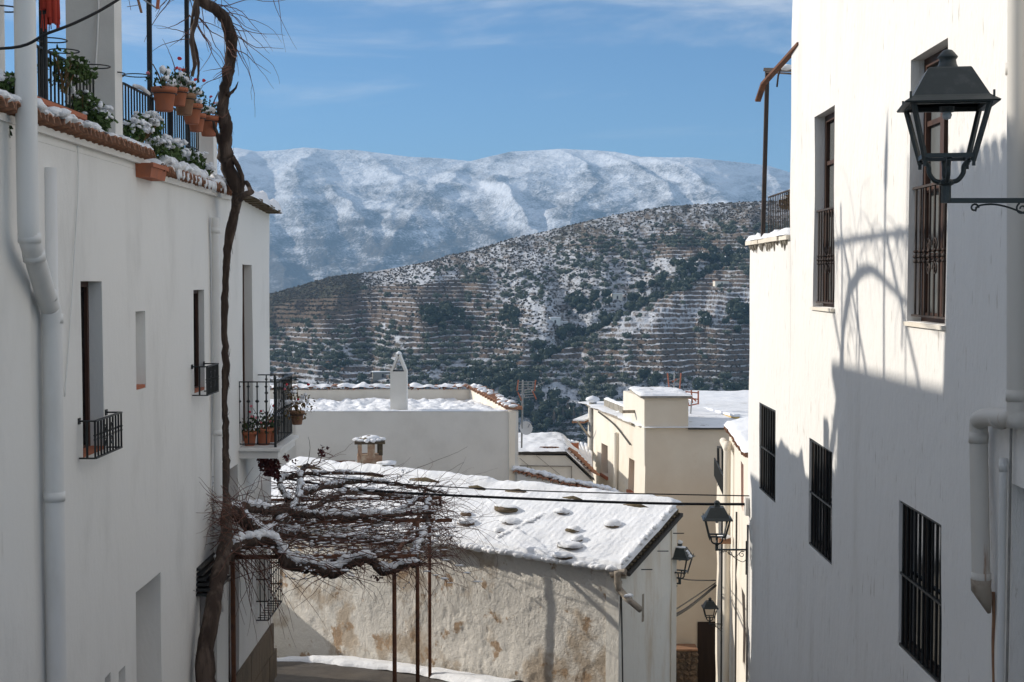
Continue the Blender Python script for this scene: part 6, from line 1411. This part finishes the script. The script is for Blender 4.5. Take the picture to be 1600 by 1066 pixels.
# thin canes
TW = MB(); TWr = MB()
def cane(p, d, L_, r0, droop, curl, n=9, mb=None, snow=.0):
    pts = [V(p)]; d = V(d).normalized()
    for i in range(n):
        d = (d + V((random.gauss(0, curl), random.gauss(0, curl), random.gauss(0, curl) - droop))).normalized(); pts.append(pts[-1] + d * L_ / n)
    (mb or TW).tube(pts, [r0 * (1 - .75 * i / n) for i in range(n + 1)], 4, False)
    if snow and random.random() < snow: snow_on(pts, [r0] * len(pts), .8, .9)
    return pts
for k in range(760):
    p = random.choice(allpts); 
    a = random.gauss(0, .9) if random.random() < .7 else random.random() * 6.28
    q = cane(p, (math.cos(a), math.sin(a) * 1.2, random.uniform(-.05, .35)), random.uniform(.25, 1.0), random.uniform(.0035, .0075), .03, .26, mb=TWr if random.random() < .72 else TW, snow=.13)
for k in range(210):  # long flat canes trained over the frame
    Y = random.uniform(16.4, 21.6); x = random.uniform(390, 600); p = P(x, np.interp(Y, [16.4, 21.6], [872, 770]) + random.uniform(-22, 6), Y)
    cane(p, (random.choice((-1, 1, 1)), random.gauss(0, .45), random.uniform(-.02, .14)), random.uniform(.7, 1.9), random.uniform(.005, .0095), .018, .12, 11, mb=TWr if random.random() < .8 else TW, snow=.55)
for k in range(200):  # hanging from the outer edge
    x = random.uniform(600, 700) if random.random() < .8 else random.uniform(430, 600); Y = random.uniform(16.8, 21); p = P(x, np.interp(Y, [16.8, 21.5], [880, 775]), Y)
    cane(p, (random.uniform(-.2, .7), random.gauss(0, .4), .25), random.uniform(.4, 1.4), random.uniform(.003, .0055), .20, .2, mb=TWr)
for k in range(110):  # towards the left along the wall
    p = P(random.uniform(345, 385), random.uniform(790, 870), random.uniform(15.9, 16.9)); cane(p, (random.uniform(-.75, -.1), random.uniform(-.5, .4), random.uniform(-.1, .7)), random.uniform(.3, 1.0), random.uniform(.004, .007), .05, .25, mb=TWr)
for k in range(22): p = P(random.uniform(355, 400), random.uniform(850, 870), 16.3); cane(p, (random.uniform(-.1, .8), 0, -.4), random.uniform(.6, 1.3), .006, .1, .12, mb=TWr)
for s_ in ((300, 830, 15.9), (288, 845, 15.8)): cane(P(*s_), (-.1, -.1, -.6), 1.0, .006, .02, .3, 12)
part('cane', TW, M['bark'], VN, kind='stuff'); part('cane', TWr, M['twig'], VN, kind='stuff')
# bare twigs of the upper vine against the sky
TW = MB()
for (x, y, dx, dz, L_, n_) in ((330, 10, .7, .1, 1.1, 10), (355, 40, .8, -.5, 1.0, 8), (360, 70, .5, -.7, .8, 6), (310, 30, .3, -.7, 1.0, 8), (300, 30, -.5, -.6, .8, 7), (358, 110, -.8, -.3, .5, 6), (345, 15, .9, -.6, 1.1, 6), (300, 60, -.6, .1, .7, 5), (352, 190, .4, .5, .25, 3), (270, 110, -.4, .5, .5, 3)):
    for k in range(n_ // 2 + 1): q = cane(P(x + random.uniform(-6, 6), y + random.uniform(-8, 8), 16.0), (dx + random.gauss(0, .35), random.gauss(0, .4), dz + random.gauss(0, .3)), L_ * random.uniform(.5, 1.1), .007, .04, .16, 12, TW)
for (x, y) in ((425, -10), (432, -12)): cane(P(x, y, 15.5), (.3, 0, -1), .65, .005, -.01, .08, 8, TW)
for k in range(70):
    q = V((-3.72 + random.gauss(0, .05), random.uniform(13.4, 17.4), 3.6)); cane(q, (random.gauss(0, .5), random.gauss(0, .8), random.uniform(-.6, .5)), random.uniform(.4, 1.2), random.uniform(.006, .012), .13, .2, 10, TW)
part('cane', TW, M['twig'], VN, kind='stuff')
part('snow', SN, M['snow'], VN, smooth=True, kind='stuff')
# last red leaves
random.seed(23)
rl = thing('red_creeper', 'clump of dark red leaves where the vine meets the end of the left house', 'plant', tuple(P(420, 750, 18.6))); b = MB(); foliage(b, P(423, 730, 18.6), .14, 300, .06, .95); foliage(b, P(410, 720, 18.5), .08, 70, .06); foliage(b, P(432, 742, 18.8), .08, 60, .06); part('foliage', b, M['leaf_red'], rl)
b = MB(); q = tube_path([P(440, 740, 20), P(470, 735, 20.2), P(497, 725, 20.3), P(505, 708, 20.4), P(520, 712, 20.4)]); b.tube(q, .008, 4); part('stem', b, M['twig'], rl)
b = MB(); foliage(b, P(505, 706, 20.4), .10, 26, .07); foliage(b, P(448, 716, 20.2), .07, 16, .06); foliage(b, P(460, 722, 20.2), .06, 10, .05); part('foliage', b, M['leaf_red'], rl)
b = MB()
for (x, y, Y) in ((585, 900, 16.8), (592, 905, 16.8), (690, 785, 20), (706, 845, 19.4), (640, 800, 19), (520, 800, 18.5)): foliage(b, P(x, y, Y), .045, 9, .045)
part('withered_leaf', b, M['leaf_red'], VN, kind='stuff')

# ================================================================== LOWER LEFT: HOOD, GRILLES
HD = thing('slatted_hood', 'black slatted metal hood above the brown door at the vine foot', 'hood', tuple(LF.p(15.9, 0, -3.35)))
for k in range(6): z = -3.20 - k * .055; d = .05 + .03 * k; part('slat', MB().box(LF, 15.62 - .01 * k, 16.55, .004, d, z - .03, z), M['iron'], HD)
WG = thing('window_grille', 'black projecting grille cage on the low window at the far end of the left house', 'window grille', tuple(LF.p(19.8, 0, -4.7)))
zt2, zb2_ = -3.80, -4.66
for z in (zt2, -4.1, -4.4, zb2_):
    part('cross_bar', MB().tube([LF.p(19.25, 0, z), LF.p(19.25, .17, z), LF.p(20.4, .17, z), LF.p(20.4, 0, z)], .010, 5), M['iron'], WG)
for i in range(9): part('grille_bar', MB().tube([LF.p(19.25 + 1.15 * i / 8, .17, zt2), LF.p(19.25 + 1.15 * i / 8, .17, zb2_), LF.p(19.25 + 1.15 * i / 8, 0, zb2_)], .008, 5), M['iron'], WG)
for d in (.06, .12): part('grille_bar', MB().tube([LF.p(19.25, d, zt2), LF.p(19.25, d, zb2_)], .008, 5), M['iron'], WG)
